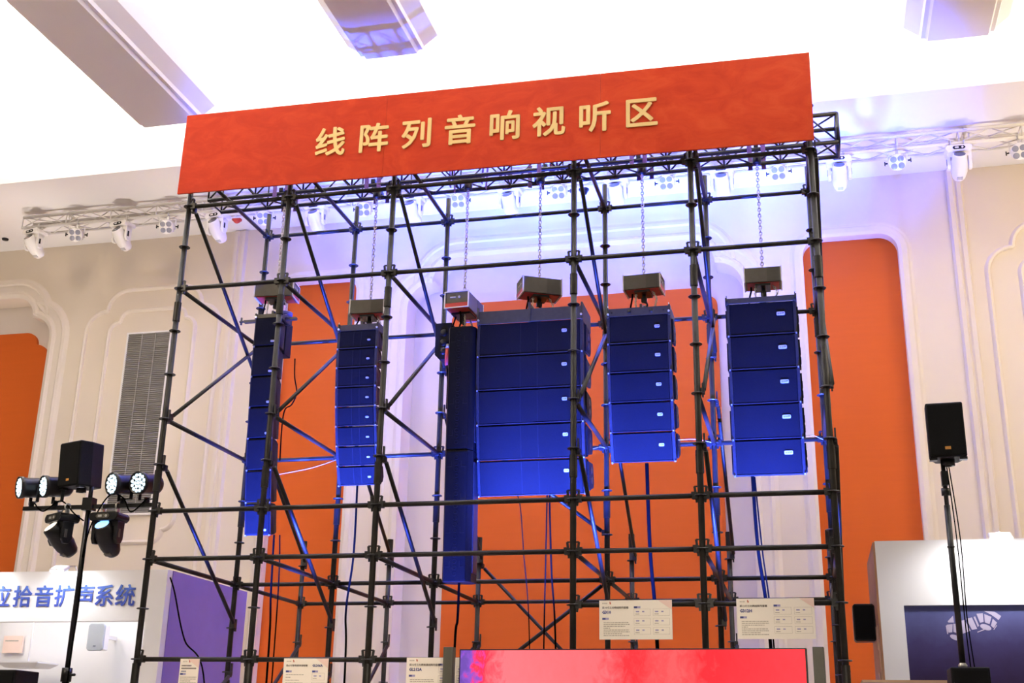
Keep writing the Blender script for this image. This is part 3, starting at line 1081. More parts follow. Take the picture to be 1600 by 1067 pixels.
# ------------------------------------------------------------------ rigging frames on top of the arrays
def rigging_frame(label, x, z, w, y0, y1, style):
    r = thing('rigging_frame', label, 'rigging frame', (x, y0, z))
    hh = {'slim': 0.05, 'gl206': 0.075, 'gl212': 0.15, 'g310': 0.095, 'g312': 0.06}[style]
    b = MB()
    b.bb(-w / 2, w / 2, 0, 0.02, 0, hh)
    f = obj('front_plate', b, M['olive'], r, bevel=0.003)
    if style == 'g310':
        b = MB()
        for xx, rr in ((-0.1, 0.022), (0.14, 0.022), (-0.29, 0.008), (-0.29, 0.0081), (0.27, 0.008)):
            b.lathe([(0, 0.022), (rr, 0.022), (rr, 0.0)], c=(xx, 0.02, hh * 0.5), axis=(0, -1, 0), n=12)
        obj('hole', b, M['blackp'], f)
    b = MB()
    b.bb(-w / 2, w / 2, y1 - y0 - 0.02, y1 - y0, 0, hh)
    obj('rear_plate', b, M['olive'], r)
    for s in (-1, 1):
        b = MB()
        b.bb(s * (w / 2 - 0.01) - 0.01, s * (w / 2 - 0.01) + 0.01, -0.012, y1 - y0, -0.012, hh + (0.04 if style == 'gl212' else 0.01))
        obj('side_arm', b, M['olive'], r, bevel=0.002)
        b = MB()
        b.tube((s * (w / 2 - 0.015), -0.02, hh * 0.3), (s * (w / 2 - 0.015), 0.01, hh * 0.3), 0.012, n=10)
        b.tube((s * (w / 2 - 0.015), -0.005, hh), (s * (w / 2 - 0.015), -0.005, hh + 0.03), 0.005, n=6)
        obj('locking_pin', b, M['chrome'] if style != 'g312' else M['rail'], r)
    b = MB()
    cx = {'gl212': 0.0}.get(style, 0.02)
    b.bb(cx - 0.035, cx + 0.035, 0.02, y1 - y0 - 0.02, hh * 0.4, hh)
    b.bb(cx - 0.012, cx + 0.012, -0.01 if style == 'gl212' else 0.06, 0.36, hh, hh + 0.06)
    obj('spine', b, M['olive'], r)
    if style == 'gl212':
        b = MB()
        b.bb(-0.014, 0.014, -0.02, 0.0, -0.01, hh + 0.07)
        obj('centre_flange', b, M['olive'], r)
    if style == 'slim':
        b = MB()
        b.bb(-0.36, 0.30, 0.1, 0.15, 0.0, 0.03)
        b.tube((-0.40, 0.125, -0.02), (-0.40, 0.125, 0.07), 0.012, n=8)
        b.tube((-0.42, 0.125, 0.02), (-0.35, 0.125, 0.02), 0.014, n=8)
        obj('cross_tube', b, M['olive'], r)
    return r


rigging_frame('dark steel rigging frame topping the slim left array', 0.70, 6.302, 0.33, 0.82, 1.12, 'slim')
rigging_frame('dark steel rigging frame topping the array of eight small cabinets', 1.80, 6.094, 0.49, 0.87, 1.20, 'gl206')
rigging_frame('long dark steel rigging frame topping the widest array', 3.80, 6.074, 1.19, 0.88, 1.38, 'gl212')
rigging_frame('drilled dark steel rigging frame with holes right of the widest array', 5.00, 6.074, 0.69, 0.91, 1.34, 'g310')
rigging_frame('flat dark steel rigging frame topping the rightmost array', 6.30, 6.134, 0.74, 0.90, 1.34, 'g312')


# ------------------------------------------------------------------ chain hoists
def chain_mesh(z0, z1, x=0.0, y=0.0, link=0.050, wire=0.0062):
    b = MB()
    n = int((z1 - z0) / (link * 0.72))
    for i in range(n):
        z = z0 + (i + 0.5) * (z1 - z0) / n
        b.torus((x, y, z), link * 0.30, wire, axis=(1, 0, 0) if i % 2 else (0, 1, 0), n=8, k=5, sx=1.7)
    return b


def slack_chain(pts, link=0.036, wire=0.005):
    b = MB()
    P = [Vector(p) for p in pts]
    L = sum((P[i + 1] - P[i]).length for i in range(len(P) - 1))
    n = int(L / (link * 0.72))
    for i in range(n):
        t = (i + 0.5) / n * L
        k = 0
        while k < len(P) - 2 and t > (P[k + 1] - P[k]).length:
            t -= (P[k + 1] - P[k]).length
            k += 1
        d = (P[k + 1] - P[k]).normalized()
        c = P[k] + d * t
        u = d.cross(Vector((0.3, 1, 0.1))).normalized()
        if i % 2:
            u = d.cross(u)
        b.torus(c, link * 0.32, wire, axis=u, n=8, k=5, sx=1.0)
    return b


def hoist(label, x, z, rz, zshack, w=0.42, dp=0.27, hgt=0.19):
    """body centre at (x, 1.16, z); chain runs up to the truss, hook down to the frame at zshack"""
    r = thing('chain_hoist', label, 'hoist', (x, 1.16, z), (0, 0, rz), 'electric chain hoists')
    b = MB()
    b.box((0, 0, 0), (w, dp, hgt))
    bd = obj('body', b, M['hoist'], r, bevel=0.006)
    b = MB()
    b.bb(w * 0.12, w * 0.5 - 0.02, -dp / 2 - 0.003, -dp / 2 + 0.01, -hgt / 2 + 0.004, hgt / 2 - 0.004)
    obj('shell_panel', b, M['hoistdk'], bd)
    b = MB()
    b.bb(-w / 2 + 0.02, w / 2 - 0.02, -dp / 2 + 0.02, dp / 2 - 0.02, -hgt / 2 - 0.006, -hgt / 2 + 0.004)
    obj('red_underside', b, M['red'], bd)
    b = MB()
    b.bb(-w * 0.22, w * 0.2, -dp * 0.4, dp * 0.4, -hgt / 2 - 0.03, -hgt / 2)
    obj('gear_block', b, M['blackp'], bd)
    for s in (-1, 1):
        b = MB()
        xx = s * (w / 2 + 0.004)
        b.box((xx, 0, hgt / 2), (0.014, dp + 0.012, 0.012))
        b.box((xx, 0, -hgt / 2), (0.014, dp + 0.012, 0.012))
        for q in (-1, 1):
            b.box((xx, q * dp / 2, 0), (0.014, 0.012, hgt))
        e = obj('end_rim', b, M['rim'], bd)
        b = MB()
        b.box((xx, 0, -hgt / 2 + 0.03), (0.010, dp - 0.01, 0.045))
        obj('red_stripe', b, M['red'], bd)
        b = MB()
        b.tube((s * (w / 2), 0.03 * s, 0.03), (s * (w / 2 + 0.006), 0.03 * s, 0.03), 0.014, n=12)
        b.box((s * (w / 2 + 0.003), -0.045 * s, 0.03), (0.006, 0.07, 0.012))
        obj('white_logo', b, M['badge'], bd)
    obj('lifting_chain', chain_mesh(hgt / 2, 7.99 - z), M['chain'], r)
    b = MB()
    b.lathe([(0.0, 0.0), (0.045, 0.0), (0.05, 0.02), (0.05, 0.09), (0.035, 0.11), (0, 0.11)], c=(0, 0, 7.88 - z), n=14)
    b.box((0, 0, 8.02 - z), (0.05, 0.40, 0.05))
    obj('truss_clamp', b, M['blackp'], r)
    # purple slings over the truss
    for s in (-1, 1):
        for q in (-1, 1):
            b = MB()
            b.box((s * 0.075, q * 0.205, 8.06 - z), (0.05, 0.006, 0.30), (R(3) * -q, 0, 0))
            obj('lifting_sling', b, SLING, r)
    zs = zshack - z
    b = MB()
    b.tube((0, 0, -hgt / 2 - 0.02), (0, 0, -hgt / 2 - 0.08), 0.022, n=10)
    b.box((0, 0, -hgt / 2 - 0.09), (0.06, 0.04, 0.05))
    pts = [(0.0, 0, -hgt / 2 - 0.10)] + [(0.034 * math.sin(R(a)), 0, -hgt / 2 - 0.15 + 0.034 * math.cos(R(a))) for a in range(0, 271, 30)]
    b.path(pts, 0.011, n=8)
    obj('hook', b, M['blackp'], r)
    b = MB()
    top = -hgt / 2 - 0.17
    pts = [(-0.032, 0, zs)] + [(0.032 * math.cos(R(180 - a)), 0, top + 0.032 * math.sin(R(a)) - 0.02) for a in range(0, 181, 30)] + [(0.032, 0, zs)]
    b.path(pts, 0.009, n=8)
    b.tube((-0.05, 0, zs + 0.012), (0.05, 0, zs + 0.012), 0.010, n=8)
    obj('shackle', b, M['chrome'], r)
    obj('slack_chain', slack_chain([(0.10, -0.03, -hgt / 2), (0.15, -0.05, -hgt / 2 - 0.1), (0.13, -0.04, zs + 0.05), (0.10, 0.0, zs)]), M['chain'], r)
    obj('slack_chain', slack_chain([(-0.08, -0.04, -hgt / 2), (-0.09, -0.05, zs + 0.07), (-0.05, -0.02, zs)]), M['chain'], r)
    b = MB()
    b.path([(-0.13, 0.0, -hgt / 2), (-0.13, -0.01, -hgt / 2 - 0.05), (-0.15, -0.02, zs + 0.06), (-0.16, 0.0, zs - 0.02)], 0.010, n=6)
    obj('power_cable', b, M['cable'], r)
    return r


SLING = mat('violet_lifting_sling', (0.16, 0.08, 0.22), 0.7, noise=(40, 0.15), bump=(200, 0.2))
hoist('grey chain hoist above the slim left array', 0.62, 6.755, R(8), 6.37, w=0.46)
hoist('grey chain hoist above the array of eight small cabinets', 1.82, 6.445, R(4), 6.20, w=0.40, hgt=0.17)
hoist('chain hoist with red-striped end above the tall column loudspeaker', 2.965, 6.405, R(86), 6.09, w=0.50, dp=0.28)
hoist('chain hoist turned askew above the widest array', 3.845, 6.555, R(28), 6.25, w=0.44)
hoist('grey chain hoist above the drilled rigging frame', 5.035, 6.515, R(-4), 6.20, w=0.40, hgt=0.17)
hoist('grey chain hoist above the rightmost array', 6.33, 6.495, R(1), 6.22, w=0.38, hgt=0.17)
# chain bag / control box beside the column, amplifier box behind the slim array
r = thing('power_box', 'black power box with red plug hanging left of the tall column', 'power box', (2.71, 1.28, 5.9))
b = MB()
b.prism([(2.62, 1.2, 6.24), (2.81, 1.2, 6.24), (2.80, 1.2, 5.86), (2.76, 1.2, 5.80), (2.68, 1.2, 5.80), (2.62, 1.2, 5.86)], (0, 0.16, 0))
bx_ = obj('body', b, M['cab'], r, world=True, bevel=0.005)
for z in (6.12, 6.0, 5.9):
    b = MB()
    b.lathe([(0, 0.012), (0.04, 0.012), (0.045, 0.0)], c=(2.72, 1.2, z), axis=(0, -1, 0), n=14)
    obj('socket', b, M['blackp'], bx_, world=True)
b = MB()
b.lathe([(0, 0.1), (0.026, 0.1), (0.03, 0.0), (0.028, -0.1), (0, -0.1)], c=(2.80, 1.12, 5.80), n=12)
obj('red_plug', b, M['redplug'], r, world=True)
b = MB()
b.lathe([(0, 0.05), (0.018, 0.05), (0.026, 0.0), (0, 0.0)], c=(2.80, 1.12, 5.90), n=12)
obj('white_collar', b, M['badge'], r, world=True)
b = MB()
b.path([(2.80, 1.12, 5.95), (2.83, 1.12, 6.1), (2.88, 1.13, 6.28)], 0.010)
b.path([(2.80, 1.12, 5.70), (2.81, 1.13, 5.5), (2.80, 1.16, 5.2)], 0.009)
obj('lead', b, M['cable'], r, world=True)
r = thing('amplifier_box', 'black amplifier box behind the top of the slim left array', 'amplifier', (0.70, 1.2, 6.06))
b = MB()
b.bb(0.60, 0.80, 1.12, 1.30, 5.95, 6.36)
obj('body', b, M['cab'], r, world=True, bevel=0.01)
b = MB()
b.bb(0.63, 0.77, 1.105, 1.12, 6.0, 6.30)
obj('panel', b, M['blackp'], r, world=True)
b = MB()
for k in range(3):
    b.torus((0.80, 1.06, 6.41 + 0.012 * k), 0.075, 0.012, n=16)
o = obj('cable_coil', b, mat('blue_cable_rubber', (0.10, 0.10, 0.42), 0.5, noise=(20, 0.1)), r, world=True)


# ================================================================== CABLES
def sag(pts, n=10):
    """smooth curve through points"""
    P = [Vector(p) for p in pts]
    out = []
    for i in range(len(P) - 1):
        p0, p1, p2, p3 = P[max(i - 1, 0)], P[i], P[i + 1], P[min(i + 2, len(P) - 1)]
        for k in range(n):
            t = k / n
            out.append(0.5 * ((2 * p1) + (p2 - p0) * t + (2 * p0 - 5 * p1 + 4 * p2 - p3) * t * t + (3 * p1 - p0 - 3 * p2 + p3) * t ** 3))
    out.append(P[-1])
    return out


def cable(label, pts, r=0.011, m='cable', cat='cable', name='speaker_cable'):
    b = MB()
    b.path(sag(pts), r, n=7)
    return tag(obj(name, b, M[m]), label, cat)


cable('pair of dark leads dropping below the slim left array', [(0.80, 1.25, 3.85), (0.82, 1.25, 3.2), (0.85, 1.25, 2.5), (0.86, 1.25, 0.02)], 0.012)
cable('thin lead dropping beside the leads of the slim left array', [(0.86, 1.27, 3.85), (0.90, 1.27, 3.0), (0.91, 1.27, 0.02)], 0.008)
cable('looped black cable behind the slim left array', [(0.88, 1.25, 5.93), (0.90, 1.24, 5.7), (0.95, 1.22, 5.5), (0.90, 1.22, 5.36), (0.82, 1.22, 5.3), (0.80, 1.22, 5.1), (0.80, 1.24, 4.7)], 0.008)
cable('black cable dropping below the array of eight small cabinets', [(1.76, 1.25, 4.42), (1.77, 1.24, 3.6), (1.73, 1.22, 3.0), (1.76, 1.22, 2.4), (1.78, 1.2, 0.02)], 0.012)
cable('black cable dropping from the foot of the tall column', [(3.03, 1.1, 3.3), (3.02, 1.12, 2.9), (2.99, 1.15, 2.5), (2.99, 1.2, 0.02)], 0.014)
cable('thin curling cable below the left half of the widest array', [(3.62, 1.2, 4.22), (3.66, 1.2, 4.05), (3.70, 1.2, 3.6), (3.78, 1.2, 2.6), (3.80, 1.2, 0.02)], 0.006)
cable('left one of two straight cables below the widest array', [(3.95, 1.2, 4.22), (3.94, 1.2, 3.4), (3.93, 1.2, 2.6), (3.92, 1.2, 0.02)], 0.008)
cable('right one of two straight cables below the widest array', [(3.97, 1.22, 4.22), (4.0, 1.22, 3.4), (4.05, 1.22, 2.6), (4.1, 1.22, 0.02)], 0.010)
cable('thick black cable below the array with drilled rigging frame', [(5.02, 1.25, 4.52), (5.04, 1.24, 3.6), (5.10, 1.2, 2.6), (5.14, 1.2, 0.02)], 0.020)
cable('thick black cable below the rightmost array', [(6.12, 1.2, 4.33), (6.14, 1.2, 3.6), (6.22, 1.2, 2.6), (6.26, 1.2, 0.02)], 0.018)
cable('thin second cable below the rightmost array', [(6.14, 1.22, 4.33), (6.18, 1.22, 3.6), (6.25, 1.22, 2.6), (6.30, 1.22, 0.02)], 0.008)
cable('thin black cable hanging before the violet booth side', [(-0.35, 1.1, ZR(8) - 0.03), (-0.30, 1.15, 3.2), (-0.15, 1.2, 2.7), (0.15, 1.2, 2.2), (0.3, 1.2, 0.02)], 0.009)
cable('white tie cord from slim left array to scaffold post', [(0.86, 1.08, 4.50), (1.08, 1.55, 4.68), (1.23, 1.97, 4.88)], 0.003, 'rope', 'cord', 'tie_cord')
cable('white tie cord from lower array to rightmost bay ledger', [(5.36, 1.2, 4.75), (5.52, 1.65, 4.86), (5.66, 1.98, 4.90)], 0.003, 'rope', 'cord', 'tie_cord')
cable('white tie cord from the widest array to scaffold post', [(4.40, 1.36, 4.72), (4.44, 1.7, 4.83), (4.46, 1.97, 4.88)], 0.003, 'rope', 'cord', 'tie_cord')
cable('white tie cord from the rightmost array to right ledger', [(6.66, 1.2, 4.74), (6.76, 1.6, 4.84), (6.87, 1.97, 4.88)], 0.003, 'rope', 'cord', 'tie_cord')

# ================================================================== LED SCREEN AND ITS POSTS
scr = thing('led_screen', 'large red LED screen standing before the scaffold', 'screen', (3.55, -0.62, 0), (0, 0, R(-2.2)))
b = MB()
b.bb(0, 3.02, 0.01, 0.10, 0.05, 2.45)
obj('casing', b, M['blackp'], scr, bevel=0.004)
b = MB()
b.bb(0.014, 3.006, 0.0, 0.012, 0.06, 2.438)
obj('display', b, M['screen'], scr)
b = MB()
for x in (0.4, 2.6):
    b.bb(x - 0.05, x + 0.05, -0.1, 0.5, 0, 0.05)
obj('foot', b, M['blackp'], scr)
for lab, x in (('grey upright post at the left edge of the LED screen', 3.425), ('grey upright post at the right edge of the LED screen', 6.665)):
    r = thing('screen_post', lab, 'post', (x, -0.5, 0), (0, 0, R(-6)), 'screen side posts')
    b = MB()
    b.bb(-0.045, 0.045, -0.04, 0.04, 0.02, 2.475)
    obj('shaft', b, M['greypost'], r, bevel=0.004)
    b = MB()
    b.bb(-0.2, 0.2, -0.2, 0.2, 0, 0.02)
    obj('base_plate', b, M['greypost'], r)


# ================================================================== INFORMATION CARDS
def info_card(label, x0, z1, w, h, title, model, layout, title2=None):
    r = thing('information_card', label, 'sign', (x0, -0.075, z1 - h))
    b = MB()
    b.bb(0, w, 0, 0.008, 0, h)
    cd = obj('board', b, M['cardw'], r)
    b = MB()
    b.add([(w - 0.13, -0.0012, h), (w, -0.0012, h), (w, -0.0012, h - 0.09)], [(0, 2, 1)])
    obj('pink_corner', b, M['pink'], cd)
    b = MB()
    for k, (a, bb_) in enumerate(((0.0, 0.006), (0.009, 0.004), (0.016, 0.005), (0.025, 0.003), (0.031, 0.007), (0.041, 0.004))):
        b.bb(0.03 + a, 0.03 + a + bb_, -0.0015, 0, h - 0.032, h - 0.022)
    obj('brand_print', b, M['inkl'], cd)
    b = MB()
    b.add([(0.095, -0.0015, h - 0.02), (0.104, -0.0015, h - 0.014), (0.112, -0.0015, h - 0.034), (0.099, -0.0015, h - 0.036)], [(0, 3, 2, 1)])
    b.tube((0.10, -0.001, h - 0.016), (0.10, -0.002, h - 0.016), 0.004, n=8)
    obj('red_logo', b, M['inkr'], cd)

    def txt(s, x, z, size, m, off=0.0008, nm='printed_line'):
        me = text_mesh(s, size, depth=0.0004, res=1, align='LEFT', bold=off)
        me.materials.append(M[m])
        return obj(nm, me, None, cd, loc=(x, -0.0016, z))

    tz = h - 0.066
    if layout == 'narrow':
        for zz, n_, m_, hh_ in ((tz, 8, 'ink', 0.006), (tz - 0.026, 12, 'ink', 0.006), (tz - 0.054, 4, 'inkb', 0.005)):
            b = MB()
            for k in range(n_):
                b.bb(0.02 + k * 0.0135, 0.030 + k * 0.0135, -0.0015, 0, zz - hh_, zz + hh_)
            obj('printed_line', b, M[m_], cd)
        lines = [(0.015, tz - 0.11 - 0.018 * k, w - (0.03 if k % 3 != 2 else 0.09)) for k in range(9)]
        tabs = [(0.012, tz - 0.08)]
        boxes = []
    elif layout == 'inline':
        txt(title, 0.028, tz, 0.0198, 'ink', 0.0005)
        txt(model, 0.30 * w / 0.46, tz, 0.031, 'inkb', 0.0014)
        tabs = [(0.028, tz - 0.055), (0.30 * w / 0.46, tz - 0.055)]
        lines = [(0.03, tz - 0.085 - 0.026 * k, (0.19, 0.05, 0.14, 0.18, 0.1, 0.19)[k % 6]) for k in range(8)]
        boxes = [(0.30 * w / 0.46, tz - 0.135 - 0.085 * k, 0.13, 0.065) for k in range(3)]
    else:
        txt(title, 0.028, tz, 0.0222 if len(title) < 13 else 0.0235, 'ink', 0.0005)
        txt(model, 0.028, tz - 0.042, 0.037, 'inkb', 0.0018)
        tabs = [(0.028, tz - 0.10)] + ([(w * 0.48, tz + 0.002)] if w > 0.5 else [])
        lines = [(0.04, tz - 0.135 - 0.0165 * k, (0.235, 0.24, 0.2, 0.06, 0.235, 0.24, 0.17)[k % 7]) for k in range(8)]
        boxes = [(w * 0.48 + cx_ * w * 0.262, tz - 0.075 - 0.083 * k, w * 0.225, 0.062) for k in range(3) for cx_ in (0, 1)] if w > 0.5 else []
    for x, z in tabs:
        b = MB()
        b.bb(x, x + 0.03, -0.0015, 0, z - 0.009, z + 0.009)
        obj('section_tab', b, M['inkb'], cd)
        b = MB()
        b.bb(x + 0.03, x + 0.06, -0.0015, 0, z - 0.009, z + 0.009)
        obj('section_tab', b, M['inkv'], cd)
    for x, z, lw in lines:
        if z < 0.02:
            continue
        b = MB()
        xx = x
        while xx < x + lw - 0.004:
            sw = random.uniform(0.008, 0.03)
            b.bb(xx, min(xx + sw, x + lw), -0.0012, 0, z - 0.0035, z + 0.0035)
            xx += sw + 0.004
        obj('text_line', b, M['inkl'], cd)
    for x, z, bw, bh in boxes:
        b = MB()
        for x0_, x1_, z0_, z1_ in ((0, bw, 0, 0.0016), (0, bw, bh - 0.0016, bh), (0, 0.0016, 0, bh), (bw - 0.0016, bw, 0, bh)):
            b.bb(x + x0_, x + x1_, -0.0012, 0, z + z0_, z + z1_)
        b.bb(x + 0.012, x + 0.05, -0.0012, 0, z + 0.013, z + 0.019)
        o_ = obj('data_box', b, M['inkl'], cd)
        b = MB()
        b.bb(x + 0.018, x + 0.048, -0.0014, 0, z + 0.032, z + 0.043)
        b.bb(x + 0.075, x + 0.095, -0.0014, 0, z + 0.032, z + 0.043)
        obj('data_value', b, M['inkv'], cd)
    b = MB()
    for x in (w * 0.2, w * 0.8):
        b.bb(x - 0.015, x + 0.015, 0.008, 0.05, h - 0.045, h - 0.01)
    obj('hanging_clip', b, M['blackp'], r)
    return r


info_card('G310 specification card hanging on the scaffold above the screen', 4.725, 2.93, 0.67, 0.352, '双10寸三分频线阵列音箱', 'G310', 'wide')
info_card('G312H specification card hanging on the scaffold above the screen', 5.975, 2.935, 0.68, 0.355, '单12寸三分频线阵列音箱', 'G312H', 'wide')
info_card('GL206A specification card hanging on the scaffold', 1.63, 2.405, 0.46, 0.62, '双6.5寸塑壳线阵有源音箱', 'GL206A', 'inline')
info_card('GL212A specification card partly behind the grey screen post', 2.88, 2.415, 0.66, 0.40, '双12寸三分频有源线阵列音箱', 'GL212A', 'wide')
info_card('narrow specification card hanging at the left bay of the scaffold', 0.525, 2.40, 0.205, 0.50, '', '', 'narrow')

# ================================================================== LEFT LIGHT STAND
LS = (-1.07, 0.45)
st = thing('lighting_stand', 'black T-bar lighting stand left of the scaffold', 'stand', (LS[0], LS[1], 0))
b = MB()
b.tube((0, 0, 0.4), (0, 0, 2.3), 0.038, n=12)
b.tube((0, 0, 2.25), (0, 0, 4.15), 0.028, n=12)
obj('pole', b, M['blackp'], st)
b = MB()
b.lathe([(0.03, 0), (0.055, 0), (0.055, 0.14), (0.03, 0.14)], c=(0, 0, 2.2), n=12)
b.tube((0.05, 0, 2.27), (0.11, -0.02, 2.27), 0.014, n=8)
obj('collar', b, M['blackp'], st)
b = MB()
b.bb(-0.82, 0.80, -0.022, 0.022, 4.04, 4.085)
obj('cross_bar', b, M['blackp'], st)
b = MB()
b.bb(-0.06, 0.06, -0.05, 0.05, 4.02, 4.16)
b.tube((0, 0, 4.15), (0, 0, 4.30), 0.024, n=10)
obj('bracket', b, M['blackp'], st)
b = MB()
b.lathe([(0.0, 0.0), (0.24, 0.0), (0.24, 0.03), (0.06, 0.05), (0.04, 0.42), (0.0, 0.42)], n=24)
obj('base', b, M['blackp'], st)


def pa_speaker(label, loc, rot, w, h, d, tiltb=True):
    r = thing('pa_speaker', label, 'loudspeaker', loc, rot)
    b = MB()
    b.prism([(-w / 2, 0, 0), (w / 2, 0, 0), (w / 2, d * 0.45, 0), (w * 0.32, d, 0), (-w * 0.32, d, 0), (-w / 2, d * 0.45, 0)], (0, 0, h))
    obj('cabinet', b, M['cab'], r, bevel=0.012)
    b = MB()
    b.bb(-w / 2 + 0.012, w / 2 - 0.012, -0.012, 0.004, 0.015, h - 0.015)
    obj('grille', b, SPKDARK, r, bevel=0.004)
    b = MB()
    b.bb(-0.02, 0.025, -0.016, -0.011, 0.06, 0.085)
    obj('logo', b, M['amber'], r)
    b = MB()
    for s in (-1, 1):
        b.bb(s * w * 0.4 - 0.03, s * w * 0.4 + 0.03, 0.02, 0.09, -0.02, 0.0)
    obj('rubber_foot', b, M['blackp'], r)
    b = MB()
    b.lathe([(0.045, 0), (0.055, 0.0), (0.055, -0.05), (0.03, -0.05)], c=(0, d * 0.5, 0.0), n=14)
    obj('pole_socket', b, M['blackp'], r)
    return r


SPKDARK = mat('dark_speaker_grille', (0.006, 0.006, 0.006), 0.85, noise=(200, 0.3), spec=0.15)
pa_speaker('black loudspeaker mounted on top of the left lighting stand', (-1.27, 0.30, 4.27), (R(4), 0, R(-20)), 0.36, 0.50, 0.36)


def led_par(label, x, rz):
    r = thing('led_par_light', label, 'stage light', (x, LS[1], 4.085), (0, 0, rz), 'lit LED par lights on the left stand')
    b = MB()
    b.box((0, 0, 0.03), (0.03, 0.05, 0.06))
    for s in (-1, 1):
        b.box((s * 0.125, 0.02, 0.14), (0.008, 0.035, 0.20))
    b.box((0, 0.02, 0.045), (0.25, 0.035, 0.008))
    yk = obj('yoke', b, M['blackp'], r)
    for s in (-1, 1):
        b = MB()
        b.tube((s * 0.128, 0.02, 0.21), (s * 0.155, 0.02, 0.21), 0.016, n=10)
        obj('knob', b, M['blackp'], yk)
    c = Vector((0, 0, 0.215))
    ax = Vector((0, -0.98, -0.12))
    b = MB()
    b.lathe([(0.0, 0.155), (0.108, 0.155), (0.118, 0.17), (0.124, 0.17), (0.124, 0.12), (0.112, 0.10), (0.112, -0.05), (0.10, -0.13), (0.07, -0.16), (0.0, -0.165)], c=c, axis=ax, n=22)
    h = obj('can', b, M['blackp'], r)
    u = Vector((1, 0, 0))
    v = ax.cross(u)
    pts = [(0, 0)] + [(0.045, k * 60) for k in range(6)] + [(0.088, k * 30 + 15) for k in range(12)]
    for rr, a in pts:
        b = MB()
        b.lathe([(0, 0.166), (0.016, 0.164), (0.0195, 0.156)], c=c + (u * math.cos(R(a)) + v * math.sin(R(a))) * rr, axis=ax, n=10)
        obj('led_lens', b, M['ledw'], h)
    return r


led_par('lit LED par light, outermost left on the T-bar', -1.80, R(-38))
led_par('lit LED par light beside the loudspeaker, left half of T-bar', -1.50, R(-34))
led_par('lit LED par light, inner one on the right half of T-bar', -0.66, R(-28))
led_par('lit LED par light behind the scaffold post, right end of T-bar', -0.37, R(-14))
m1 = moving_head('beam_moving_head', 'black moving head with warm lit lens, left under the T-bar', M['blackp'], M['hoist'], M['ledwarm'], R(48), 'black moving heads under the T-bar', white=False, sticker=True)
m1.location = (-1.38, LS[1], 4.06)
m1.rotation_euler = (0, 0, R(-30))
m2 = moving_head('beam_moving_head', 'black moving head with blue lit lens, right under the T-bar', M['blackp'], M['hoist'], M['ledblue'], R(44), 'black moving heads under the T-bar', white=False)
m2.location = (-0.80, LS[1], 4.06)
m2.rotation_euler = (0, 0, R(-4))
cable('black cable strung along the left half of the T-bar', [(-1.75, 0.43, 4.12), (-1.6, 0.40, 4.02), (-1.4, 0.40, 4.13), (-1.2, 0.39, 3.98), (-1.08, 0.40, 3.9)], 0.008, name='power_cable')
cable('black cable strung along the right half of the T-bar', [(-0.36, 0.43, 4.13), (-0.5, 0.38, 3.98), (-0.62, 0.38, 4.14), (-0.8, 0.38, 4.16), (-0.98, 0.40, 3.85), (-1.04, 0.40, 3.5)], 0.008, name='power_cable')
cable('black cable running down the left lighting stand', [(-1.04, 0.41, 4.0), (-1.02, 0.42, 3.0), (-1.03, 0.42, 2.3), (-1.02, 0.42, 0.02)], 0.009, name='power_cable')


def flight_stack(prefix, x, y, top, w, h, d, n, name='stacked_speaker'):
    """bass cabinets stacked from the floor"""
    hh = top / n
    for i in range(n):
        lab = '%s, %s from the floor' % (prefix, 'topmost' if i == n - 1 else ORD[i])
        r = thing(name, lab, 'loudspeaker', (x, y, hh * i), group=prefix)
        b = MB()
        b.bb(-w / 2, w / 2, 0, d, 0.002, hh - 0.002)
        obj('cabinet', b, M['cab'], r, bevel=0.012)
        b = MB()
        b.bb(-w / 2 + 0.02, w / 2 - 0.02, -0.01, 0.004, 0.03, hh - 0.03)
        obj('grille', b, SPKDARK, r)


flight_stack('black bass speaker in the stack by the left lighting stand', -1.40, -0.25, 2.28, 0.42, 0, 0.4, 4)

# ================================================================== RIGHT SPEAKER STAND
pa_speaker('black loudspeaker on the pole at the right', (7.80, -1.0, 3.96), (R(2), 0, R(-3)), 0.295, 0.46, 0.30)
st = thing('speaker_pole', 'black speaker pole standing on the bass cabinets at the right', 'stand', (7.765, -0.86, 2.285))
b = MB()
b.tube((0, 0, 0.0), (0, 0, 1.30), 0.024, n=12)
b.tube((0, 0, 1.25), (0, 0, 1.70), 0.018, n=12)
obj('pole', b, M['blackp'], st)
b = MB()
b.lathe([(0.02, 0), (0.034, 0), (0.034, 0.06), (0.02, 0.06)], c=(0, 0, 1.38), n=12)
b.lathe([(0.02, 0), (0.03, 0), (0.03, 0.012), (0.02, 0.012)], c=(0, 0, 0.95), n=12)
b.box((0.0, -0.01, 1.52), (0.05, 0.06, 0.12))
obj('collar', b, M['blackp'], st)
b = MB()
b.lathe([(0.0, 0), (0.03, 0), (0.036, 0.02), (0.022, 0.04), (0.022, 0.06), (0, 0.06)], n=12)
obj('foot_bolt', b, M['chrome'], st)
flight_stack('black bass speaker in the stack at the right', 7.80, -1.02, 2.285, 0.29, 0, 0.32, 4)
cable('left thin cable hanging beside the right speaker pole', [(7.80, -0.80, 3.92), (7.82, -0.82, 3.3), (7.82, -0.82, 2.6), (7.83, -0.80, 2.29)], 0.005, name='speaker_cable')
cable('right thin cable hanging beside the right speaker pole', [(7.82, -0.78, 3.92), (7.85, -0.80, 3.3), (7.84, -0.80, 2.7), (7.86, -0.79, 2.29)], 0.005, name='speaker_cable')

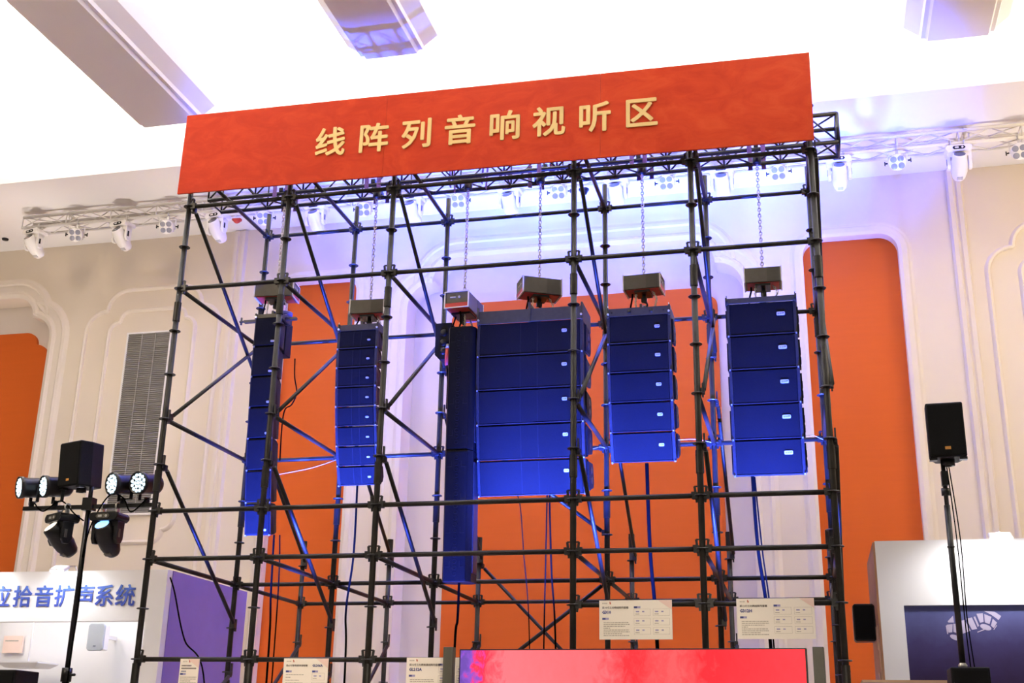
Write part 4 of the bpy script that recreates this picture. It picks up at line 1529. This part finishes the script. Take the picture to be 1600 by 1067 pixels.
# ================================================================== LEFT BOOTH
bt = thing('exhibition_booth', 'white exhibition booth at left with blue Chinese lettering on its fascia', 'booth', (-3.2, 3.4, 0))
b = MB()
b.bb(-5.6, -1.18, 2.5, 2.62, 3.04, 3.67)
obj('fascia', b, M['booth'], bt, world=True)
b = MB()
b.bb(-1.42, -1.18, 2.5, 2.62, 0, 3.04)
obj('front_pillar', b, M['booth'], bt, world=True)
b = MB()
b.bb(-1.20, -1.17, 2.62, 4.75, 0, 3.67)
obj('side_panel', b, M['boothside'], bt, world=True)
b = MB()
b.bb(-1.26, -1.20, 2.62, 4.75, 0, 3.6)
obj('inner_side_wall', b, M['booth'], bt, world=True)
b = MB()
b.bb(-5.6, -1.2, 4.5, 4.6, 0, 3.6)
obj('back_wall', b, M['booth'], bt, world=True)
b = MB()
b.bb(-5.6, -2.9, 3.9, 4.5, 0, 2.85)
for x, ch in zip((-3.516, -3.196, -2.889, -2.595, -2.305, -2.02, -1.728), '应拾音扩声系统'):
    me = text_mesh(ch, 0.285, depth=0.003, bold=0.0045)
    me.materials.append(M['bletters'])
    obj('character', me, None, bt, loc=Vector((x, 2.488, 3.355)) - wloc(bt))
for x in (-2.5,):
    d = thing('booth_floodlight', 'small white floodlight clipped on the left booth fascia', 'lamp', (x, 2.5, 3.67))
    b = MB()
    b.tube((0, 0.05, 0), (0, 0.0, 0.06), 0.01, n=8)
    b.tube((0, 0.0, 0.06), (0, -0.30, 0.02), 0.01, n=8)
    obj('arm', b, M['chrome'], d)
    b = MB()
    b.cbox((0, -0.33, -0.02), (0.22, 0.12, 0.045), 0.012, (R(30), 0, 0))
    obj('head', b, M['white'], d, bevel=0.004)
    b = MB()
    b.box((0, -0.315, -0.046), (0.18, 0.09, 0.006), (R(30), 0, 0))
    obj('diffuser', b, M['ledw'], d)
spot_light('booth_flood_light', (-2.5, 2.12, 3.62), (-2.5, 2.55, 3.25), 46, (0.90, 0.94, 1.0), 150, 0.6, 0.08)
spot_light('booth_flood_light', (-3.9, 2.12, 3.62), (-3.9, 2.55, 3.25), 40, (0.90, 0.94, 1.0), 150, 0.6, 0.08)
area_light('booth_ceiling_light', (-3.2, 3.6, 3.55), (-3.2, 3.7, 0), 3.4, 1.2, 26, (0.86, 0.94, 1.0))
d = thing('wall_speaker', 'white wall speaker on its bracket inside the left booth', 'loudspeaker', (-3.02, 4.0, 2.80))
b = MB()
b.cbox((0, 0, 0.18), (0.25, 0.04, 0.37), 0.03)
obj('grille', b, mat('white_speaker_grille', (0.42, 0.44, 0.47), 0.6, noise=(150, 0.15)), d, bevel=0.01)
b = MB()
b.prism([(-0.12, 0.02, 0.01), (0.12, 0.02, 0.01), (0.08, 0.2, 0.01), (-0.08, 0.2, 0.01)], (0, 0, 0.34))
obj('body', b, M['white'], d, bevel=0.01)
b = MB()
b.box((0, 0.34, 0.2), (0.05, 0.30, 0.05))
obj('wall_bracket', b, M['white'], d)
b = MB()
b.bb(-0.02, 0.02, -0.024, -0.02, 0.05, 0.065)
obj('logo', b, M['bdark'], d)
d = thing('ceiling_dish', 'flat white dish-shaped array panel inside the left booth', 'ceiling microphone', (-4.07, 4.0, 2.56))
b = MB()
b.prism([(-0.32, -0.2, 0.06), (0.32, -0.2, 0.06), (0.32, 0.3, 0.06), (-0.32, 0.3, 0.06)], (0, 0, 0.02))
b.add([(-0.32, -0.2, 0.06), (0.32, -0.2, 0.06), (0.32, 0.3, 0.06), (-0.32, 0.3, 0.06), (-0.24, -0.12, 0), (0.24, -0.12, 0), (0.24, 0.22, 0), (-0.24, 0.22, 0)], [(0, 1, 5, 4), (1, 2, 6, 5), (2, 3, 7, 6), (3, 0, 4, 7), (4, 5, 6, 7)])
obj('panel', b, M['white'], d)
b = MB()
b.tube((0, 0.05, 0.08), (0, 0.05, 0.9), 0.012, n=8)
obj('stem', b, M['white'], d)
d = thing('wall_notice', 'small pinkish notice on the left booth wall', 'notice', (-4.65, 4.44, 2.80))
b = MB()
b.bb(-0.15, 0.17, 0, 0.03, 0, 0.24)
obj('board', b, M['pink'], d)
b = MB()
b.bb(-0.12, 0.10, -0.002, 0, 0.16, 0.18)
obj('print', b, M['inkl'], d)

# ================================================================== RIGHT BOOTH
bt = thing('exhibition_booth', 'white exhibition booth at right with a dark violet poster', 'booth', (9.0, 2.0, 0))
b = MB()
b.bb(7.29, 12.0, 1.4, 1.5, 3.03, 3.67)
obj('fascia', b, M['booth'], bt, world=True)
b = MB()
b.bb(7.29, 7.52, 1.4, 1.5, 0, 3.03)
obj('front_pillar', b, M['booth'], bt, world=True)
b = MB()
b.bb(7.27, 7.29, 1.4, 2.9, 0, 3.66)
sp_ = obj('side_panel', b, M['brown'], bt, world=True)
b = MB()
for k, (zc, rr) in enumerate(((2.55, 0.2), (2.35, 0.3), (2.8, 0.14), (2.1, 0.2))):
    pts = [(7.266, 1.75 + rr * math.cos(R(a)), zc + rr * 1.2 * math.sin(R(a))) for a in range(100 + 30 * k, 330 + 30 * k, 15)]
    b.path(pts, 0.006, n=5)
obj('swirl_print', b, M['tan'], sp_, world=True)
pb = MB()
pb.bb(0, 4.48, 0, 0.03, -2.4, 0)
po = obj('poster', pb, M['poster'], bt, loc=Vector((7.52, 1.44, 3.03)) - wloc(bt))
# pale segmented pattern printed on the poster
PPR = mat('pale_lilac_print', (0.44, 0.38, 0.52), 0.6, noise=(3, 0.12))


def ppx(x, y):
    """poster pattern coordinates: metres from the poster's top left corner"""
    return (7.899 + (x - 330) / 690 * 0.478 - 7.52, -0.003, 2.87 - (y - 250) * 0.00069 - 3.03)


segs = [[(330, 300), (350, 290), (352, 415), (340, 415)], [(345, 285), (425, 278), (410, 390), (358, 395)], [(360, 240), (440, 160), (445, 255), (370, 255)], [(435, 270), (520, 290), (470, 400), (425, 385)],
        [(525, 235), (590, 220), (655, 370), (590, 395), (545, 410)], [(612, 205), (690, 185), (745, 345), (675, 358)], [(712, 180), (735, 172), (775, 300), (755, 320)],
        [(755, 135), (840, 130), (840, 250), (790, 260)], [(858, 140), (950, 180), (915, 280), (855, 255)], [(965, 205), (1015, 260), (965, 335), (930, 300)], [(1005, 290), (1012, 300), (965, 360), (958, 355)], [(860, 100), (1000, 110), (1080, 170), (1040, 225), (950, 150)], [(740, 385), (840, 345), (845, 358), (745, 396)]]
for sgm in segs:
    b = MB()
    b.prism([ppx(*q) for q in sgm], (0, 0.002, 0))
    obj('print_segment', b, PPR, po)
for cx_, cy_, ra, rb_, an in ((860, 322, 76, 38, 20), (440, 462, 70, 34, 22)):
    b = MB()
    b.prism([ppx(cx_ + ra * math.cos(t_) * math.cos(R(an)) - rb_ * math.sin(t_) * math.sin(R(an)), cy_ + ra * math.cos(t_) * math.sin(R(an)) + rb_ * math.sin(t_) * math.cos(R(an))) for t_ in [2 * PI * k / 20 for k in range(20)]], (0, 0.002, 0))
    obj('print_segment', b, PPR, po)
d = thing('booth_floodlight', 'small white floodlight clipped on the right booth fascia', 'lamp', (8.45, 1.4, 3.67))
b = MB()
b.tube((0, 0.05, 0), (0, 0.0, 0.06), 0.01, n=8)
b.tube((0, 0.0, 0.06), (0, -0.22, 0.02), 0.01, n=8)
obj('arm', b, M['chrome'], d)
b = MB()
b.cbox((0, -0.25, -0.02), (0.22, 0.12, 0.045), 0.012, (R(30), 0, 0))
obj('head', b, M['white'], d, bevel=0.004)
b = MB()
b.box((0, -0.235, -0.046), (0.18, 0.09, 0.006), (R(30), 0, 0))
obj('diffuser', b, M['ledw'], d)
spot_light('booth_flood_light', (8.45, 1.02, 3.60), (8.40, 1.42, 3.2), 62, (0.95, 0.97, 1.0), 150, 0.6, 0.06)
# black monitor speaker fixed to the booth side
d = thing('side_speaker', 'black loudspeaker fixed to the side of the right booth', 'loudspeaker', (7.16, 2.1, 2.74))
b = MB()
b.cbox((0, 0.02, 0.19), (0.22, 0.22, 0.38), 0.02)
obj('cabinet', b, M['blackp'], d, bevel=0.006)
b = MB()
b.bb(-0.095, 0.095, -0.10, -0.09, 0.02, 0.36)
obj('grille', b, SPKDARK, d)
d = thing('counter_panel', 'low violet counter with pale edge before the right booth', 'counter', (7.35, -0.3, 0))
b = MB()
b.bb(-0.33, 0.34, 0, 0.5, 0, 2.20)
obj('front', b, M['boothside'], d)
b = MB()
b.bb(-0.34, 0.34, -0.02, 0.5, 2.20, 2.222)
obj('top_edge', b, M['tan'], d)
